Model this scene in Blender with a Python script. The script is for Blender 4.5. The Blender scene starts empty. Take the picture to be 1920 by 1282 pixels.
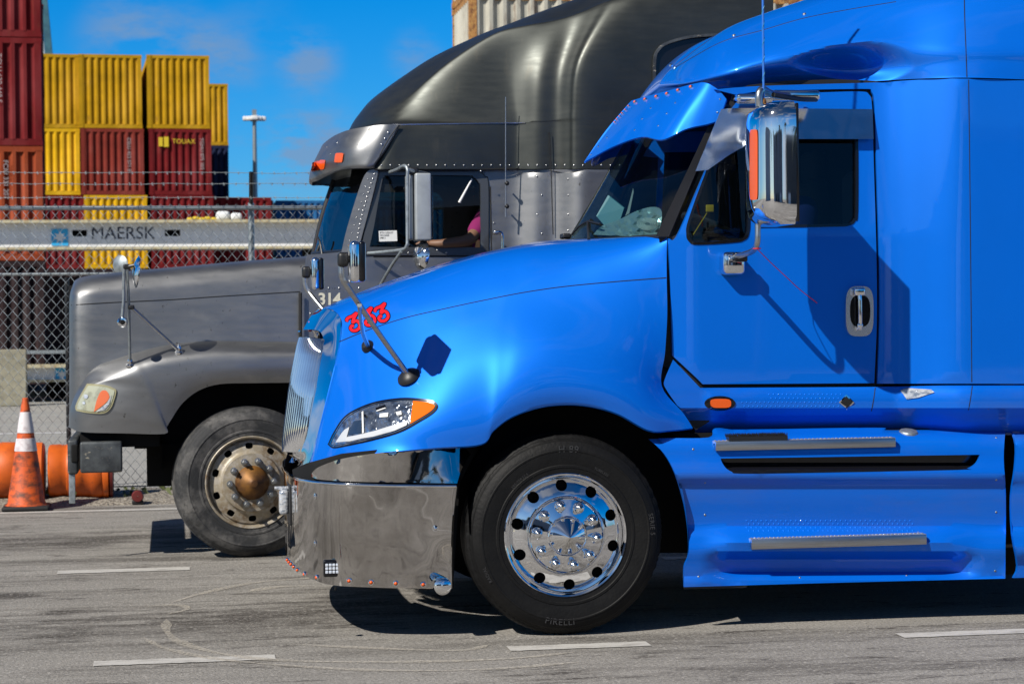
import bpy, bmesh, math, random
from mathutils import Vector, Matrix
from mathutils.geometry import delaunay_2d_cdt
from mathutils.bvhtree import BVHTree
random.seed(7)
SC = bpy.context.scene
COL = SC.collection
PI = math.pi
# ------------------------------------------------------------------ camera
F = 3840.0                       # focal length in pixels of a 1920 px wide picture
TH = math.radians(9.5); PIT = math.atan(49/F); ROL = 0.010
r0 = Vector((math.cos(TH), -math.sin(TH), 0)); f0 = Vector((math.sin(TH), math.cos(TH), 0)); u0 = Vector((0, 0, 1))
FW = f0*math.cos(PIT) - u0*math.sin(PIT); U1 = u0*math.cos(PIT) + f0*math.sin(PIT)
CR = r0*math.cos(ROL) - U1*math.sin(ROL); CU = r0*math.sin(ROL) + U1*math.cos(ROL)
def ray(px, py): return FW + CR*((px-960)/F) - CU*((py-641)/F)
_d = ray(1061, 1192); CAM = -_d*(1.65/(-_d.z)); YB = 0.0
cd = bpy.data.cameras.new('camera'); cam = bpy.data.objects.new('camera', cd); COL.objects.link(cam)
cd.sensor_width = 36; cd.lens = F/1920*36; cd.clip_start = 0.5; cd.clip_end = 5000
cam.matrix_world = Matrix(((CR.x, CU.x, -FW.x, CAM.x), (CR.y, CU.y, -FW.y, CAM.y), (CR.z, CU.z, -FW.z, CAM.z), (0, 0, 0, 1)))
cd.dof.use_dof = True; cd.dof.focus_distance = 10.5; cd.dof.aperture_fstop = 5.6
SC.camera = cam
# ------------------------------------------------------------------ sky, sun, exposure
SUNDIR = Vector((-1.26, -1.0, 1.42)).normalized()          # towards the sun
EL = math.asin(SUNDIR.z); AZ = math.atan2(SUNDIR.x, SUNDIR.y)
world = bpy.data.worlds.new('World'); SC.world = world; world.use_nodes = True
wt = world.node_tree; wt.nodes.clear()
def WN(t, **k):
    n = wt.nodes.new(t)
    for a, b in k.items(): setattr(n, a, b)
    return n
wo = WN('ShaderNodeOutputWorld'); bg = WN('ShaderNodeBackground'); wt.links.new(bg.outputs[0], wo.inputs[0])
sky = WN('ShaderNodeTexSky', sky_type='NISHITA', sun_disc=False, sun_elevation=EL, sun_rotation=AZ, air_density=1.0, dust_density=0.3, ozone_density=3.0)
hs = WN('ShaderNodeHueSaturation'); hs.inputs['Hue'].default_value = 0.5; hs.inputs['Saturation'].default_value = 1.15; hs.inputs['Value'].default_value = 1.0
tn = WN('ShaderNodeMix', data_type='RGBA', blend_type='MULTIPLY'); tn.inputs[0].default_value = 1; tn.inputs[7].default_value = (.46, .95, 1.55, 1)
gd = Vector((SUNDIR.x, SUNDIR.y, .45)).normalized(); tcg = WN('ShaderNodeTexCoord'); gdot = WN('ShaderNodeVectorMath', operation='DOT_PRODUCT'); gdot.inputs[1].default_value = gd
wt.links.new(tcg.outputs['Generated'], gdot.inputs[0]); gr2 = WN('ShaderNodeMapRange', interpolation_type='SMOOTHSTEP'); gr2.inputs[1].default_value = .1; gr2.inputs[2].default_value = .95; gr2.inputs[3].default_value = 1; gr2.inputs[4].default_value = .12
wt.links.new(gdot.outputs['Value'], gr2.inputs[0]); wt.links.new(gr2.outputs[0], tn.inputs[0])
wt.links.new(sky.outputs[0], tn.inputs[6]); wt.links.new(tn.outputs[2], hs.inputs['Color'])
tc = WN('ShaderNodeTexCoord'); mp = WN('ShaderNodeMapping'); mp.inputs['Scale'].default_value = (1, 1, 2.8)
wt.links.new(tc.outputs['Generated'], mp.inputs[0])
nz = WN('ShaderNodeTexNoise'); nz.inputs['Scale'].default_value = 17; nz.inputs['Detail'].default_value = 9; nz.inputs['Roughness'].default_value = 0.68
wt.links.new(mp.outputs[0], nz.inputs['Vector'])
acc = None
for (px, py, rad, w) in ((230, 72, .032, 1.0), (420, 110, .03, .8), (575, 115, .024, 1.2), (590, 275, .034, 1.5), (500, 300, .035, 1.0), (780, 105, .02, .7), (330, 75, .03, .8), (480, 40, .03, .15)):
    v = ray(px, py).normalized()
    dn = WN('ShaderNodeVectorMath', operation='DISTANCE'); dn.inputs[1].default_value = v
    wt.links.new(tc.outputs['Generated'], dn.inputs[0])
    mr = WN('ShaderNodeMapRange', interpolation_type='SMOOTHERSTEP'); mr.inputs[1].default_value = 0; mr.inputs[2].default_value = rad
    mr.inputs[3].default_value = w; mr.inputs[4].default_value = 0
    wt.links.new(dn.outputs['Value'], mr.inputs[0])
    if acc is None: acc = mr.outputs[0]
    else:
        ad = WN('ShaderNodeMath', operation='ADD'); wt.links.new(acc, ad.inputs[0]); wt.links.new(mr.outputs[0], ad.inputs[1]); acc = ad.outputs[0]
# scattered cumulus away from the view so that chrome has something to mirror
n2 = WN('ShaderNodeTexNoise'); n2.inputs['Scale'].default_value = 3.2; n2.inputs['Detail'].default_value = 6
m2 = WN('ShaderNodeMapping'); m2.inputs['Scale'].default_value = (1, 1, 2.6)
wt.links.new(tc.outputs['Generated'], m2.inputs[0]); wt.links.new(m2.outputs[0], n2.inputs['Vector'])
r2 = WN('ShaderNodeMapRange'); r2.inputs[1].default_value = .53; r2.inputs[2].default_value = .68; r2.inputs[3].default_value = 0; r2.inputs[4].default_value = .8
wt.links.new(n2.outputs['Fac'], r2.inputs[0])
dv = WN('ShaderNodeVectorMath', operation='DOT_PRODUCT'); dv.inputs[1].default_value = FW; wt.links.new(tc.outputs['Generated'], dv.inputs[0])
rv = WN('ShaderNodeMapRange'); rv.inputs[1].default_value = .75; rv.inputs[2].default_value = .93; rv.inputs[3].default_value = 1; rv.inputs[4].default_value = 0
wt.links.new(dv.outputs['Value'], rv.inputs[0])
mb = WN('ShaderNodeMath', operation='MULTIPLY'); wt.links.new(r2.outputs[0], mb.inputs[0]); wt.links.new(rv.outputs[0], mb.inputs[1])
rn = WN('ShaderNodeMapRange'); rn.inputs[1].default_value = .40; rn.inputs[2].default_value = .60; wt.links.new(nz.outputs['Fac'], rn.inputs[0])
mu = WN('ShaderNodeMath', operation='MULTIPLY', use_clamp=True); wt.links.new(acc, mu.inputs[0]); wt.links.new(rn.outputs[0], mu.inputs[1])
mf = WN('ShaderNodeMath', operation='MULTIPLY'); mf.inputs[1].default_value = .72; wt.links.new(mu.outputs[0], mf.inputs[0])
cm = WN('ShaderNodeMix', data_type='RGBA'); cm.inputs[7].default_value = (2.6, 4.1, 6.5, 1)
wt.links.new(mf.outputs[0], cm.inputs[0]); wt.links.new(hs.outputs[0], cm.inputs[6])
cn = WN('ShaderNodeMix', data_type='RGBA'); cn.inputs[7].default_value = (6.5, 7, 8, 1)
wt.links.new(mb.outputs[0], cn.inputs[0]); wt.links.new(cm.outputs[2], cn.inputs[6])
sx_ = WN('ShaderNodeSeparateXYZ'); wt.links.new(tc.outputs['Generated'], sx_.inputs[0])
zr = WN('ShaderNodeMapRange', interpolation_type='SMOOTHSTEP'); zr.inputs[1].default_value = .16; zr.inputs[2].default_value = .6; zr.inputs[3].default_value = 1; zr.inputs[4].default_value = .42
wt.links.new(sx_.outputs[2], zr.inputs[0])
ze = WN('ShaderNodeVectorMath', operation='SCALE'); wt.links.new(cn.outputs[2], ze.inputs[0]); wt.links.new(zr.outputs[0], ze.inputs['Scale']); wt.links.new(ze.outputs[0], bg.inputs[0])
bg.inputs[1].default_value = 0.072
sl = bpy.data.lights.new('sun', 'SUN'); sl.energy = 5.0; sl.angle = math.radians(0.5); sl.color = (1, .95, .87)
sun = bpy.data.objects.new('sun', sl); COL.objects.link(sun); sun.location = (-20, -20, 25)
sun.rotation_euler = SUNDIR.to_track_quat('Z', 'Y').to_euler()
SC.view_settings.view_transform = 'Standard'; SC.view_settings.look = 'None'; SC.view_settings.gamma = 1; SC.view_settings.exposure = 0.12
SC.cycles.max_bounces = 8; SC.cycles.transparent_max_bounces = 16; SC.cycles.caustics_reflective = False; SC.cycles.caustics_refractive = False
SC.cycles.sample_clamp_indirect = 6
# ------------------------------------------------------------------ points
def P(px, py, Y):
    d = ray(px, py); t = (Y-CAM.y)/d.y
    return CAM + d*t
def G(px, py, z=0.0):
    d = ray(px, py); t = (z-CAM.z)/d.z
    return CAM + d*t
def depth(p): return (p-CAM).dot(FW)
def proj(p):
    v = p-CAM; z = v.dot(FW)
    return 960+F*v.dot(CR)/z, 641-F*v.dot(CU)/z
# ------------------------------------------------------------------ materials
def mat(name, col, rough=.5, metal=0, coat=0, noise=None, bump=None, emit=None, spec=None, coat_rough=.03, streak=None):
    m = bpy.data.materials.new(name); m.use_nodes = True; t = m.node_tree; b = t.nodes['Principled BSDF']
    b.inputs['Base Color'].default_value = (*col, 1); b.inputs['Roughness'].default_value = rough; b.inputs['Metallic'].default_value = metal
    b.inputs['Coat Weight'].default_value = coat; b.inputs['Coat Roughness'].default_value = coat_rough
    if spec is not None: b.inputs['Specular IOR Level'].default_value = spec
    co = t.nodes.new('ShaderNodeTexCoord')
    if noise:                                         # list of (scale, colour, low, high, stretch)
        prev = None
        for (s, c2, lo, hi, st) in noise:
            mpn = t.nodes.new('ShaderNodeMapping'); mpn.inputs['Scale'].default_value = st
            n = t.nodes.new('ShaderNodeTexNoise'); n.inputs['Scale'].default_value = s; n.inputs['Detail'].default_value = 6; n.inputs['Roughness'].default_value = .6
            r = t.nodes.new('ShaderNodeMapRange'); r.inputs[1].default_value = lo; r.inputs[2].default_value = hi
            x = t.nodes.new('ShaderNodeMix'); x.data_type = 'RGBA'
            t.links.new(co.outputs['Object'], mpn.inputs[0]); t.links.new(mpn.outputs[0], n.inputs['Vector']); t.links.new(n.outputs['Fac'], r.inputs[0]); t.links.new(r.outputs[0], x.inputs[0])
            if prev is None: x.inputs[6].default_value = (*col, 1)
            else: t.links.new(prev, x.inputs[6])
            x.inputs[7].default_value = (*c2, 1); prev = x.outputs[2]
        t.links.new(prev, b.inputs['Base Color'])
    if bump:                                          # (scale, distance, stretch)
        s, d, st = bump
        mpn = t.nodes.new('ShaderNodeMapping'); mpn.inputs['Scale'].default_value = st
        n = t.nodes.new('ShaderNodeTexNoise'); n.inputs['Scale'].default_value = s; n.inputs['Detail'].default_value = 3
        bp = t.nodes.new('ShaderNodeBump'); bp.inputs['Distance'].default_value = d; bp.inputs['Strength'].default_value = 1
        t.links.new(co.outputs['Object'], mpn.inputs[0]); t.links.new(mpn.outputs[0], n.inputs['Vector'])
        t.links.new(n.outputs['Fac'], bp.inputs['Height']); t.links.new(bp.outputs[0], b.inputs['Normal'])
        if coat: t.links.new(bp.outputs[0], b.inputs['Coat Normal'])
    if streak:                                        # roughness variation (scale, lo, hi, stretch)
        s, lo, hi, st = streak
        mpn = t.nodes.new('ShaderNodeMapping'); mpn.inputs['Scale'].default_value = st
        n = t.nodes.new('ShaderNodeTexNoise'); n.inputs['Scale'].default_value = s; n.inputs['Detail'].default_value = 5
        r = t.nodes.new('ShaderNodeMapRange'); r.inputs[1].default_value = .3; r.inputs[2].default_value = .7; r.inputs[3].default_value = lo; r.inputs[4].default_value = hi
        t.links.new(co.outputs['Object'], mpn.inputs[0]); t.links.new(mpn.outputs[0], n.inputs['Vector']); t.links.new(n.outputs['Fac'], r.inputs[0]); t.links.new(r.outputs[0], b.inputs['Roughness'])
    if emit: b.inputs['Emission Color'].default_value = (*emit[0], 1); b.inputs['Emission Strength'].default_value = emit[1]
    return m
def glassmat(name, tint, refl=1.0, rough=0.0):
    m = bpy.data.materials.new(name); m.use_nodes = True; t = m.node_tree; t.nodes.clear()
    o = t.nodes.new('ShaderNodeOutputMaterial'); tr = t.nodes.new('ShaderNodeBsdfTransparent'); gl = t.nodes.new('ShaderNodeBsdfGlossy')
    mx = t.nodes.new('ShaderNodeMixShader'); fr = t.nodes.new('ShaderNodeFresnel'); fr.inputs[0].default_value = 1.5
    ge = t.nodes.new('ShaderNodeNewGeometry'); mr = t.nodes.new('ShaderNodeMapRange'); mr.inputs[3].default_value = 1.5; mr.inputs[4].default_value = 1/1.5
    t.links.new(ge.outputs['Backfacing'], mr.inputs[0]); t.links.new(mr.outputs[0], fr.inputs[0])      # same reflectance from either side
    tr.inputs[0].default_value = (*tint, 1); gl.inputs['Roughness'].default_value = rough; gl.inputs[0].default_value = (refl, refl, refl, 1)
    t.links.new(fr.outputs[0], mx.inputs[0]); t.links.new(tr.outputs[0], mx.inputs[1]); t.links.new(gl.outputs[0], mx.inputs[2]); t.links.new(mx.outputs[0], o.inputs[0])
    return m
S1 = (1, 1, 1)
M = dict(
 blue=mat('blue_paint', (0.0, .168, .80), .46, .36, .9, spec=.2, noise=[(1.6, (0, .160, .76), .35, .7, S1)]),
 bluedirt=mat('dusty_blue_paint', (0.0, .160, .76), .48, .34, .7, spec=.2, noise=[(1.6, (0, .147, .76), .35, .7, S1), (3, (.04, .15, .60), .50, .8, (.4, 1, 1.4))]),
 satin=mat('satin_chrome', (.8, .81, .83), .24, 1),
 chrome=mat('chrome', (.84, .85, .87), .045, 1, noise=[(5, (.76, .77, .8), .45, .7, S1)]),
 wavy=mat('polished_steel', (.62, .60, .58), .05, 1, bump=(1.9, .026, (1, 1, .6)), noise=[(3, (.40, .38, .36), .4, .65, S1)]),
 visorsteel=mat('mirror_steel', (.88, .93, 1.0), .16, 1, bump=(3, .006, S1)),
 gun=mat('gunmetal_paint', (.078, .082, .075), .45, .85, .0, noise=[(2.2, (.055, .060, .056), .35, .7, S1), (9, (.10, .095, .08), .6, .8, (1, 1, .3))], streak=(6, .40, .48, (1, 1, 5))),
 gunlow=mat('worn_gunmetal', (.26, .262, .266), .45, .9, 0, noise=[(2.2, (.212, .216, .222), .35, .7, S1), (7, (.30, .30, .29), .58, .75, (.6, 1, 1)), (30, (.08, .075, .07), .66, .72, (1, 1, .6))], streak=(5, .40, .50, (1, 1, 4))),
 black=mat('black_plastic', (.012, .012, .013), .45), rubber=mat('rubber_seal', (.008, .008, .008), .6),
 dark=mat('dark_underbody', (.010, .010, .010), .8, spec=.2), gloss=mat('gloss_black', (.006, .006, .008), .15),
 tyre=mat('tyre_rubber', (.005, .005, .0053), .6, spec=.22, noise=[(9, (.009, .0088, .0085), .45, .75, S1)], bump=(60, .002, S1)),
 tyredust=mat('dusty_tyre', (.022, .023, .025), .75, noise=[(5, (.12, .115, .11), .45, .66, S1), (26, (.022, .022, .022), .52, .7, S1)], bump=(60, .002, S1)),
 letter=mat('moulded_rubber', (.035, .035, .036), .5),
 rimgrey=mat('dirty_rim_paint', (.33, .28, .20), .5, .25, noise=[(6, (.17, .10, .045), .46, .68, S1), (22, (.40, .36, .3), .45, .6, S1)]),
 gold=mat('brass_oil_cap', (.24, .105, .02), .55, .35, noise=[(9, (.09, .04, .015), .40, .64, S1)]),
 nut=mat('steel_nut', (.3, .31, .31), .4, .9), steel=mat('brushed_steel', (.5, .51, .52), .32, 1, noise=[(20, (.4, .4, .4), .4, .7, (.2, 1, 5))]),
 galv=mat('galvanised_steel', (.36, .4, .42), .5, .7, noise=[(30, (.24, .27, .28), .45, .65, S1)]),
 tread=mat('tread_plate', (.55, .56, .56), .42, .8, bump=(70, .004, S1)),
 amber=mat('amber_lens', (.78, .105, .008), .35, 0, .15), red=mat('red_lens', (.7, .05, .03), .25, 0, .5),
 clear=mat('clear_lens', (.7, .72, .75), .12, .35, 1, noise=[(22, (.25, .3, .38), .45, .6, (1, 1, 3)), (60, (1, 1, 1), .58, .7, S1)], bump=(40, .006, S1)),
 lensyel=mat('yellowed_lens', (.45, .46, .34), .25, .1, .8, noise=[(14, (.3, .3, .22), .45, .6, S1)]),
 white=mat('white_paint', (.75, .76, .76), .5), cream=mat('cream_paint', (.62, .6, .5), .6), mirrorbox=mat('pale_mirror_back', (.42, .45, .46), .4, .3, noise=[(8, (.34, .36, .37), .45, .7, S1)]),
 redpaint=mat('red_decal', (.75, .008, .015), .3, 0, .5), mirrorglass=mat('mirror_glass', (.8, .82, .85), .02, 1),
 skin=mat('skin', (.20, .105, .062), .55), pink=mat('magenta_cloth', (.20, .006, .09), .9), hair=mat('dark_hair', (.015, .011, .008), .7), cloth=mat('blue_cloth', (.03, .07, .4), .8),
 seat=mat('dark_seat', (.10, .10, .11), .8), dash=mat('grey_dashboard', (.16, .17, .18), .7), paper=mat('pale_paper', (.3, .36, .35), .7), yel=mat('yellow_plastic', (.7, .5, .02), .5), cyan=mat('teal_panel', (.04, .3, .35), .5),
 wind=glassmat('windscreen_glass', (.66, .80, .80), .8), sideglass=glassmat('side_glass', (.25, .29, .29), .7, 0), gwind=glassmat('grey_truck_windscreen', (.32, .35, .36), .8), darkglass=glassmat('dark_glass', (.06, .08, .085), .5),
 asphalt=None,
)
# ------------------------------------------------------------------ mesh helpers
OFF = {}
def empty(name, loc, label, cat, group=None, kind=None):
    o = bpy.data.objects.new(name, None); COL.objects.link(o); o.location = loc; o.empty_display_size = .2; OFF[o.name] = Vector(loc)
    return tag(o, label, cat, group, kind)
def tag(o, label=None, cat=None, group=None, kind=None):
    if label: o['label'] = label
    if cat: o['category'] = cat
    if group: o['group'] = group
    if kind: o['kind'] = kind
    return o
def obj(name, vf, m, parent=None, smooth=True, solid=0, bevel=0, base=None, auto=None, weld=False):
    """links world-space (verts, faces) as ONE mesh object; a child stores them relative to its thing's base"""
    vs, fs = vf
    off = OFF[parent.name] if parent else (Vector(base) if base is not None else sum((Vector(v) for v in vs), Vector())/max(1, len(vs)))
    if parent is None and base is None:
        off = Vector((off.x, off.y, min(v[2] for v in vs)))
    me = bpy.data.meshes.new(name); me.from_pydata([tuple(Vector(v)-off) for v in vs], [], fs)
    mm = M[m] if isinstance(m, str) else m
    me.materials.append(mm)
    if weld:
        bm = bmesh.new(); bm.from_mesh(me); bmesh.ops.remove_doubles(bm, verts=bm.verts[:], dist=1e-4); bm.to_mesh(me); bm.free()
    me.update()
    if smooth:
        me.polygons.foreach_set('use_smooth', [True]*len(me.polygons))
        try: me.set_sharp_from_angle(angle=math.radians(auto or 40))
        except Exception: pass
    o = bpy.data.objects.new(name, me); COL.objects.link(o)
    if parent: o.parent = parent
    else: o.location = off
    OFF[o.name] = off
    if bevel: b = o.modifiers.new('bevel', 'BEVEL'); b.width = bevel; b.segments = 3; b.limit_method = 'ANGLE'; b.harden_normals = False
    if solid: s = o.modifiers.new('solid', 'SOLIDIFY'); s.thickness = solid; s.offset = -1
    return o
def join(*parts):
    V = []; Fc = []
    for (v, f) in parts:
        n = len(V); V += list(v); Fc += [[i+n for i in q] for q in f]
    return V, Fc
def box(c, s, rot=0.0):
    cx, cy, cz = c; a, b, h = s[0]/2, s[1]/2, s[2]/2; co, si = math.cos(rot), math.sin(rot)
    v = [Vector((cx+x*co-y*si, cy+x*si+y*co, cz+z)) for x in (-a, a) for y in (-b, b) for z in (-h, h)]
    return v, [[0, 1, 3, 2], [4, 6, 7, 5], [0, 4, 5, 1], [2, 3, 7, 6], [0, 2, 6, 4], [1, 5, 7, 3]]
def rbox(c, s, r=.02, n=4):
    """rounded box as a smooth superellipsoid-like cage"""
    bm = bmesh.new(); bmesh.ops.create_cube(bm, size=1)
    for v in bm.verts: v.co = Vector((v.co.x*s[0], v.co.y*s[1], v.co.z*s[2]))
    bmesh.ops.bevel(bm, geom=bm.edges[:], offset=min(r, min(s)*.49), segments=n, profile=.5, affect='EDGES')
    vs = [v.co+Vector(c) for v in bm.verts]; bm.verts.index_update(); fs = [[v.index for v in f.verts] for f in bm.faces]; bm.free()
    return vs, fs
def cr(p0, p1, p2, p3, t):
    return 0.5*((2*p1)+(p2-p0)*t+(2*p0-5*p1+4*p2-p3)*t*t+(3*p1-p0-3*p2+p3)*t*t*t)
def spline(pts, n=6, closed=False):
    pts = [Vector(p) for p in pts]; N = len(pts); out = []
    for i in range(N if closed else N-1):
        if closed: a, b, c, d = pts[i-1], pts[i], pts[(i+1) % N], pts[(i+2) % N]
        else: b, c = pts[i], pts[i+1]; a = pts[i-1] if i else b*2-c; d = pts[i+2] if i+2 < N else c*2-b
        for k in range(n): out.append(cr(a, b, c, d, k/n))
    if not closed: out.append(pts[-1])
    return out
def sm(pts, n=5):
    """closed outline in pixels; a point with a third value is a sharp corner"""
    N = len(pts); out = []
    for i in range(N):
        b = pts[i]; c = pts[(i+1) % N]; a = pts[i-1]; d = pts[(i+2) % N]
        B = Vector(b[:2]); Cc = Vector(c[:2]); A = Vector(a[:2]); D = Vector(d[:2])
        if len(b) > 2: A = B*2-Cc
        if len(c) > 2: D = Cc*2-B
        k = 1 if (len(b) > 2 and len(c) > 2) else n
        for j in range(k): out.append(cr(A, B, Cc, D, j/k))
    return out
def inside(p, poly):
    x, y = p; r = False; j = len(poly)-1
    for i in range(len(poly)):
        xi, yi = poly[i]; xj, yj = poly[j]
        if (yi > y) != (yj > y) and x < (xj-xi)*(y-yi)/(yj-yi)+xi: r = not r
        j = i
    return r
def sheet(outline, fmap, holes=(), step=10, flip=False):
    ol = [tuple(p[:2]) for p in outline]; hs_ = [[tuple(p[:2]) for p in h] for h in holes]
    vs = []; es = []
    for lp in [ol]+hs_:
        n0 = len(vs); vs += [Vector(p) for p in lp]; es += [(n0+i, n0+(i+1) % len(lp)) for i in range(len(lp))]
    nb = len(vs)
    xs = [p[0] for p in ol]; ys = [p[1] for p in ol]
    bl = list(vs); m2 = (step*.45)**2
    y = min(ys)+step*.5; r = 0
    while y < max(ys):
        x = min(xs)+step*(.5 if r % 2 else .25)
        while x < max(xs):
            if inside((x, y), ol) and not any(inside((x, y), h) for h in hs_):
                if all((x-q.x)**2+(y-q.y)**2 > m2 for q in bl[:nb]): vs.append(Vector((x, y)))
            x += step
        y += step*.87; r += 1
    ov, oe, of, *_ = delaunay_2d_cdt(vs, es, [], 0, 1e-6)
    fs = []
    for f in of:
        c = sum((ov[i] for i in f), Vector((0, 0)))/len(f)
        if inside(c, ol) and not any(inside(c, h) for h in hs_): fs.append(list(f))
    V = [Vector(fmap(p.x, p.y)) for p in ov]
    used = sorted({i for f in fs for i in f}); mp_ = {i: k for k, i in enumerate(used)}
    V = [V[i] for i in used]; fs = [[mp_[i] for i in f] for f in fs]
    for f in fs:
        a, b, c = V[f[0]], V[f[1]], V[f[2]]
        nrm = (b-a).cross(c-a); d = nrm.dot(CAM-a)
        if (d < 0) != flip: f.reverse()
    return V, fs
def grid(net, nu=5, nv=5, mirror=None, flip=False):
    """net: rows of 3-D control points, Catmull-Rom in both directions"""
    rows = [spline(r, nu) for r in net]
    cols = list(zip(*rows)); fine = [spline(c, nv) for c in cols]
    nC = len(fine); nR = len(fine[0]); V = [fine[i][j] for i in range(nC) for j in range(nR)]
    Fc = [[i*nR+j, (i+1)*nR+j, (i+1)*nR+j+1, i*nR+j+1] for i in range(nC-1) for j in range(nR-1)]
    if flip: Fc = [f[::-1] for f in Fc]
    if mirror is not None:
        n = len(V); V2 = [Vector((v.x, 2*mirror-v.y, v.z)) for v in V]; F2 = [[k+n for k in f[::-1]] for f in Fc]
        V = V+V2; Fc = Fc+F2
    return V, Fc
def relax(vf, nR, it, y_at=None):
    """smooths the depth of a structured grid while every point stays on its line of sight"""
    V, Fc = vf; nC = len(V)//nR; px = [proj(v) for v in V]; Y = [v.y for v in V]
    for _ in range(it):
        Z = Y[:]
        for i in range(1, nC-1):
            for j in range(1, nR-1):
                k = i*nR+j; Z[k] = .5*Y[k]+.125*(Y[k-1]+Y[k+1]+Y[k-nR]+Y[k+nR])
        Y = Z
    return [P(p[0], p[1], y) for p, y in zip(px, Y)], Fc
def mirrored(vf, yc):
    v, f = vf; return [Vector((p[0], 2*yc-p[1], p[2])) for p in v], [q[::-1] for q in f]
def net(rows): return [[P(*q) for q in r] for r in rows]
def tube(path, r, seg=10, n=0, cap=True):
    pts = spline(path, n) if n else [Vector(p) for p in path]
    rr = r if isinstance(r, (list, tuple)) else None
    V = []; Fc = []; up = None
    for i, p in enumerate(pts):
        t = (pts[min(i+1, len(pts)-1)]-pts[max(i-1, 0)]).normalized()
        if up is None: up = t.orthogonal().normalized()
        up = (up-t*up.dot(t)).normalized(); s = t.cross(up)
        R = r if rr is None else rr[0]+(rr[1]-rr[0])*i/(len(pts)-1)
        for k in range(seg): a = 2*PI*k/seg; V.append(p+up*math.cos(a)*R+s*math.sin(a)*R)
    for i in range(len(pts)-1):
        for k in range(seg): k2 = (k+1) % seg; Fc.append([i*seg+k, i*seg+k2, (i+1)*seg+k2, (i+1)*seg+k])
    if cap: Fc.append(list(range(seg))[::-1]); Fc.append([(len(pts)-1)*seg+k for k in range(seg)])
    return V, Fc
def lathe(prof, c, ax, seg=48, rf=None, cap=False):
    """prof: (radius, offset along ax)"""
    ax = Vector(ax).normalized(); c = Vector(c)
    u = Vector((1, 0, 0)) if abs(ax.x) < .9 else Vector((0, 0, 1)); u = (u-ax*u.dot(ax)).normalized(); w = ax.cross(u)
    V = []; n = len(prof)
    for k in range(seg):
        a = 2*PI*k/seg
        for j, (r, o) in enumerate(prof):
            R = r+(rf(a, j, r) if rf else 0)
            V.append(c+ax*o+u*math.cos(a)*R+w*math.sin(a)*R)
    Fc = []
    for k in range(seg):
        k2 = (k+1) % seg
        for j in range(n-1):
            Fc.append([k*n+j, k*n+j+1, k2*n+j+1, k2*n+j])
    if cap: Fc.append([k*n for k in range(seg)]); Fc.append([k*n+n-1 for k in range(seg)][::-1])
    return V, Fc
def dome(c, ax, r, h=.5, seg=10):
    return lathe([(r, 0), (r*.9, r*h*.45), (r*.6, r*h*.85), (r*.02, r*h)], c, ax, seg)
def bvh(vf): return BVHTree.FromPolygons([Vector(v) for v in vf[0]], vf[1])
def hitter(tree, off=.004, fall=0.05):
    def f(px, py, o=None):
        d = ray(px, py).normalized(); h = tree.ray_cast(CAM, d)
        return (h[0]-d*(off if o is None else o)) if h[0] is not None else P(px, py, fall)
    return f
def hitn(tree, px, py, fall=0.0):
    d = ray(px, py).normalized(); h = tree.ray_cast(CAM, d)
    if h[0] is None: return P(px, py, fall), Vector((0, -1, 0))
    n = h[1]; n = -n if n.dot(d) > 0 else n
    return h[0], n
def extr(vf, d):
    """gives a sheet a thickness d (Vector) with side walls"""
    V, Fc = vf; n = len(V); d = Vector(d); ec = {}
    for f in Fc:
        for i in range(len(f)):
            a, b = f[i], f[(i+1) % len(f)]; ec[(a, b)] = ec.get((a, b), 0)+1
    out = [list(f) for f in Fc]+[[i+n for i in f[::-1]] for f in Fc]
    for (a, b) in ec:
        if (b, a) not in ec: out.append([b, a, a+n, b+n])
    return list(V)+[v+d for v in V], out
def text(s, size, fmap, depthv=None, space=1.0, res=3, extrude=0.0, bold=0.0):
    """flat lettering mesh; fmap(u, v) puts it in the world; u runs 0..width, v 0..size"""
    cu = bpy.data.curves.new('txt', 'FONT'); cu.body = s; cu.size = size; cu.space_character = space; cu.resolution_u = res; cu.extrude = extrude; cu.offset = bold
    o = bpy.data.objects.new('txt', cu); COL.objects.link(o)
    dg = bpy.context.evaluated_depsgraph_get(); dg.update()
    me = bpy.data.meshes.new_from_object(o.evaluated_get(dg))
    V = [Vector(v.co) for v in me.vertices]; Fc = [list(p.vertices) for p in me.polygons]
    bpy.data.objects.remove(o); bpy.data.curves.remove(cu); bpy.data.meshes.remove(me)
    if not V: return [], [], 0
    w = max(v.x for v in V)
    return [Vector(fmap(v.x, v.y, w)) + (Vector((0, 0, 0))) for v in V], Fc
def lerp(xs, ys, x):
    if x <= xs[0]: return ys[0]
    for i in range(len(xs)-1):
        if x <= xs[i+1]:
            t = (x-xs[i])/(xs[i+1]-xs[i]); return ys[i]+(ys[i+1]-ys[i])*t
    return ys[-1]
def slerp_(xs, ys, x):
    if x <= xs[0]: return ys[0]
    for i in range(len(xs)-1):
        if x <= xs[i+1]:
            t = (x-xs[i])/(xs[i+1]-xs[i]); t = t*t*(3-2*t); return ys[i]+(ys[i+1]-ys[i])*t
    return ys[-1]
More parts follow.
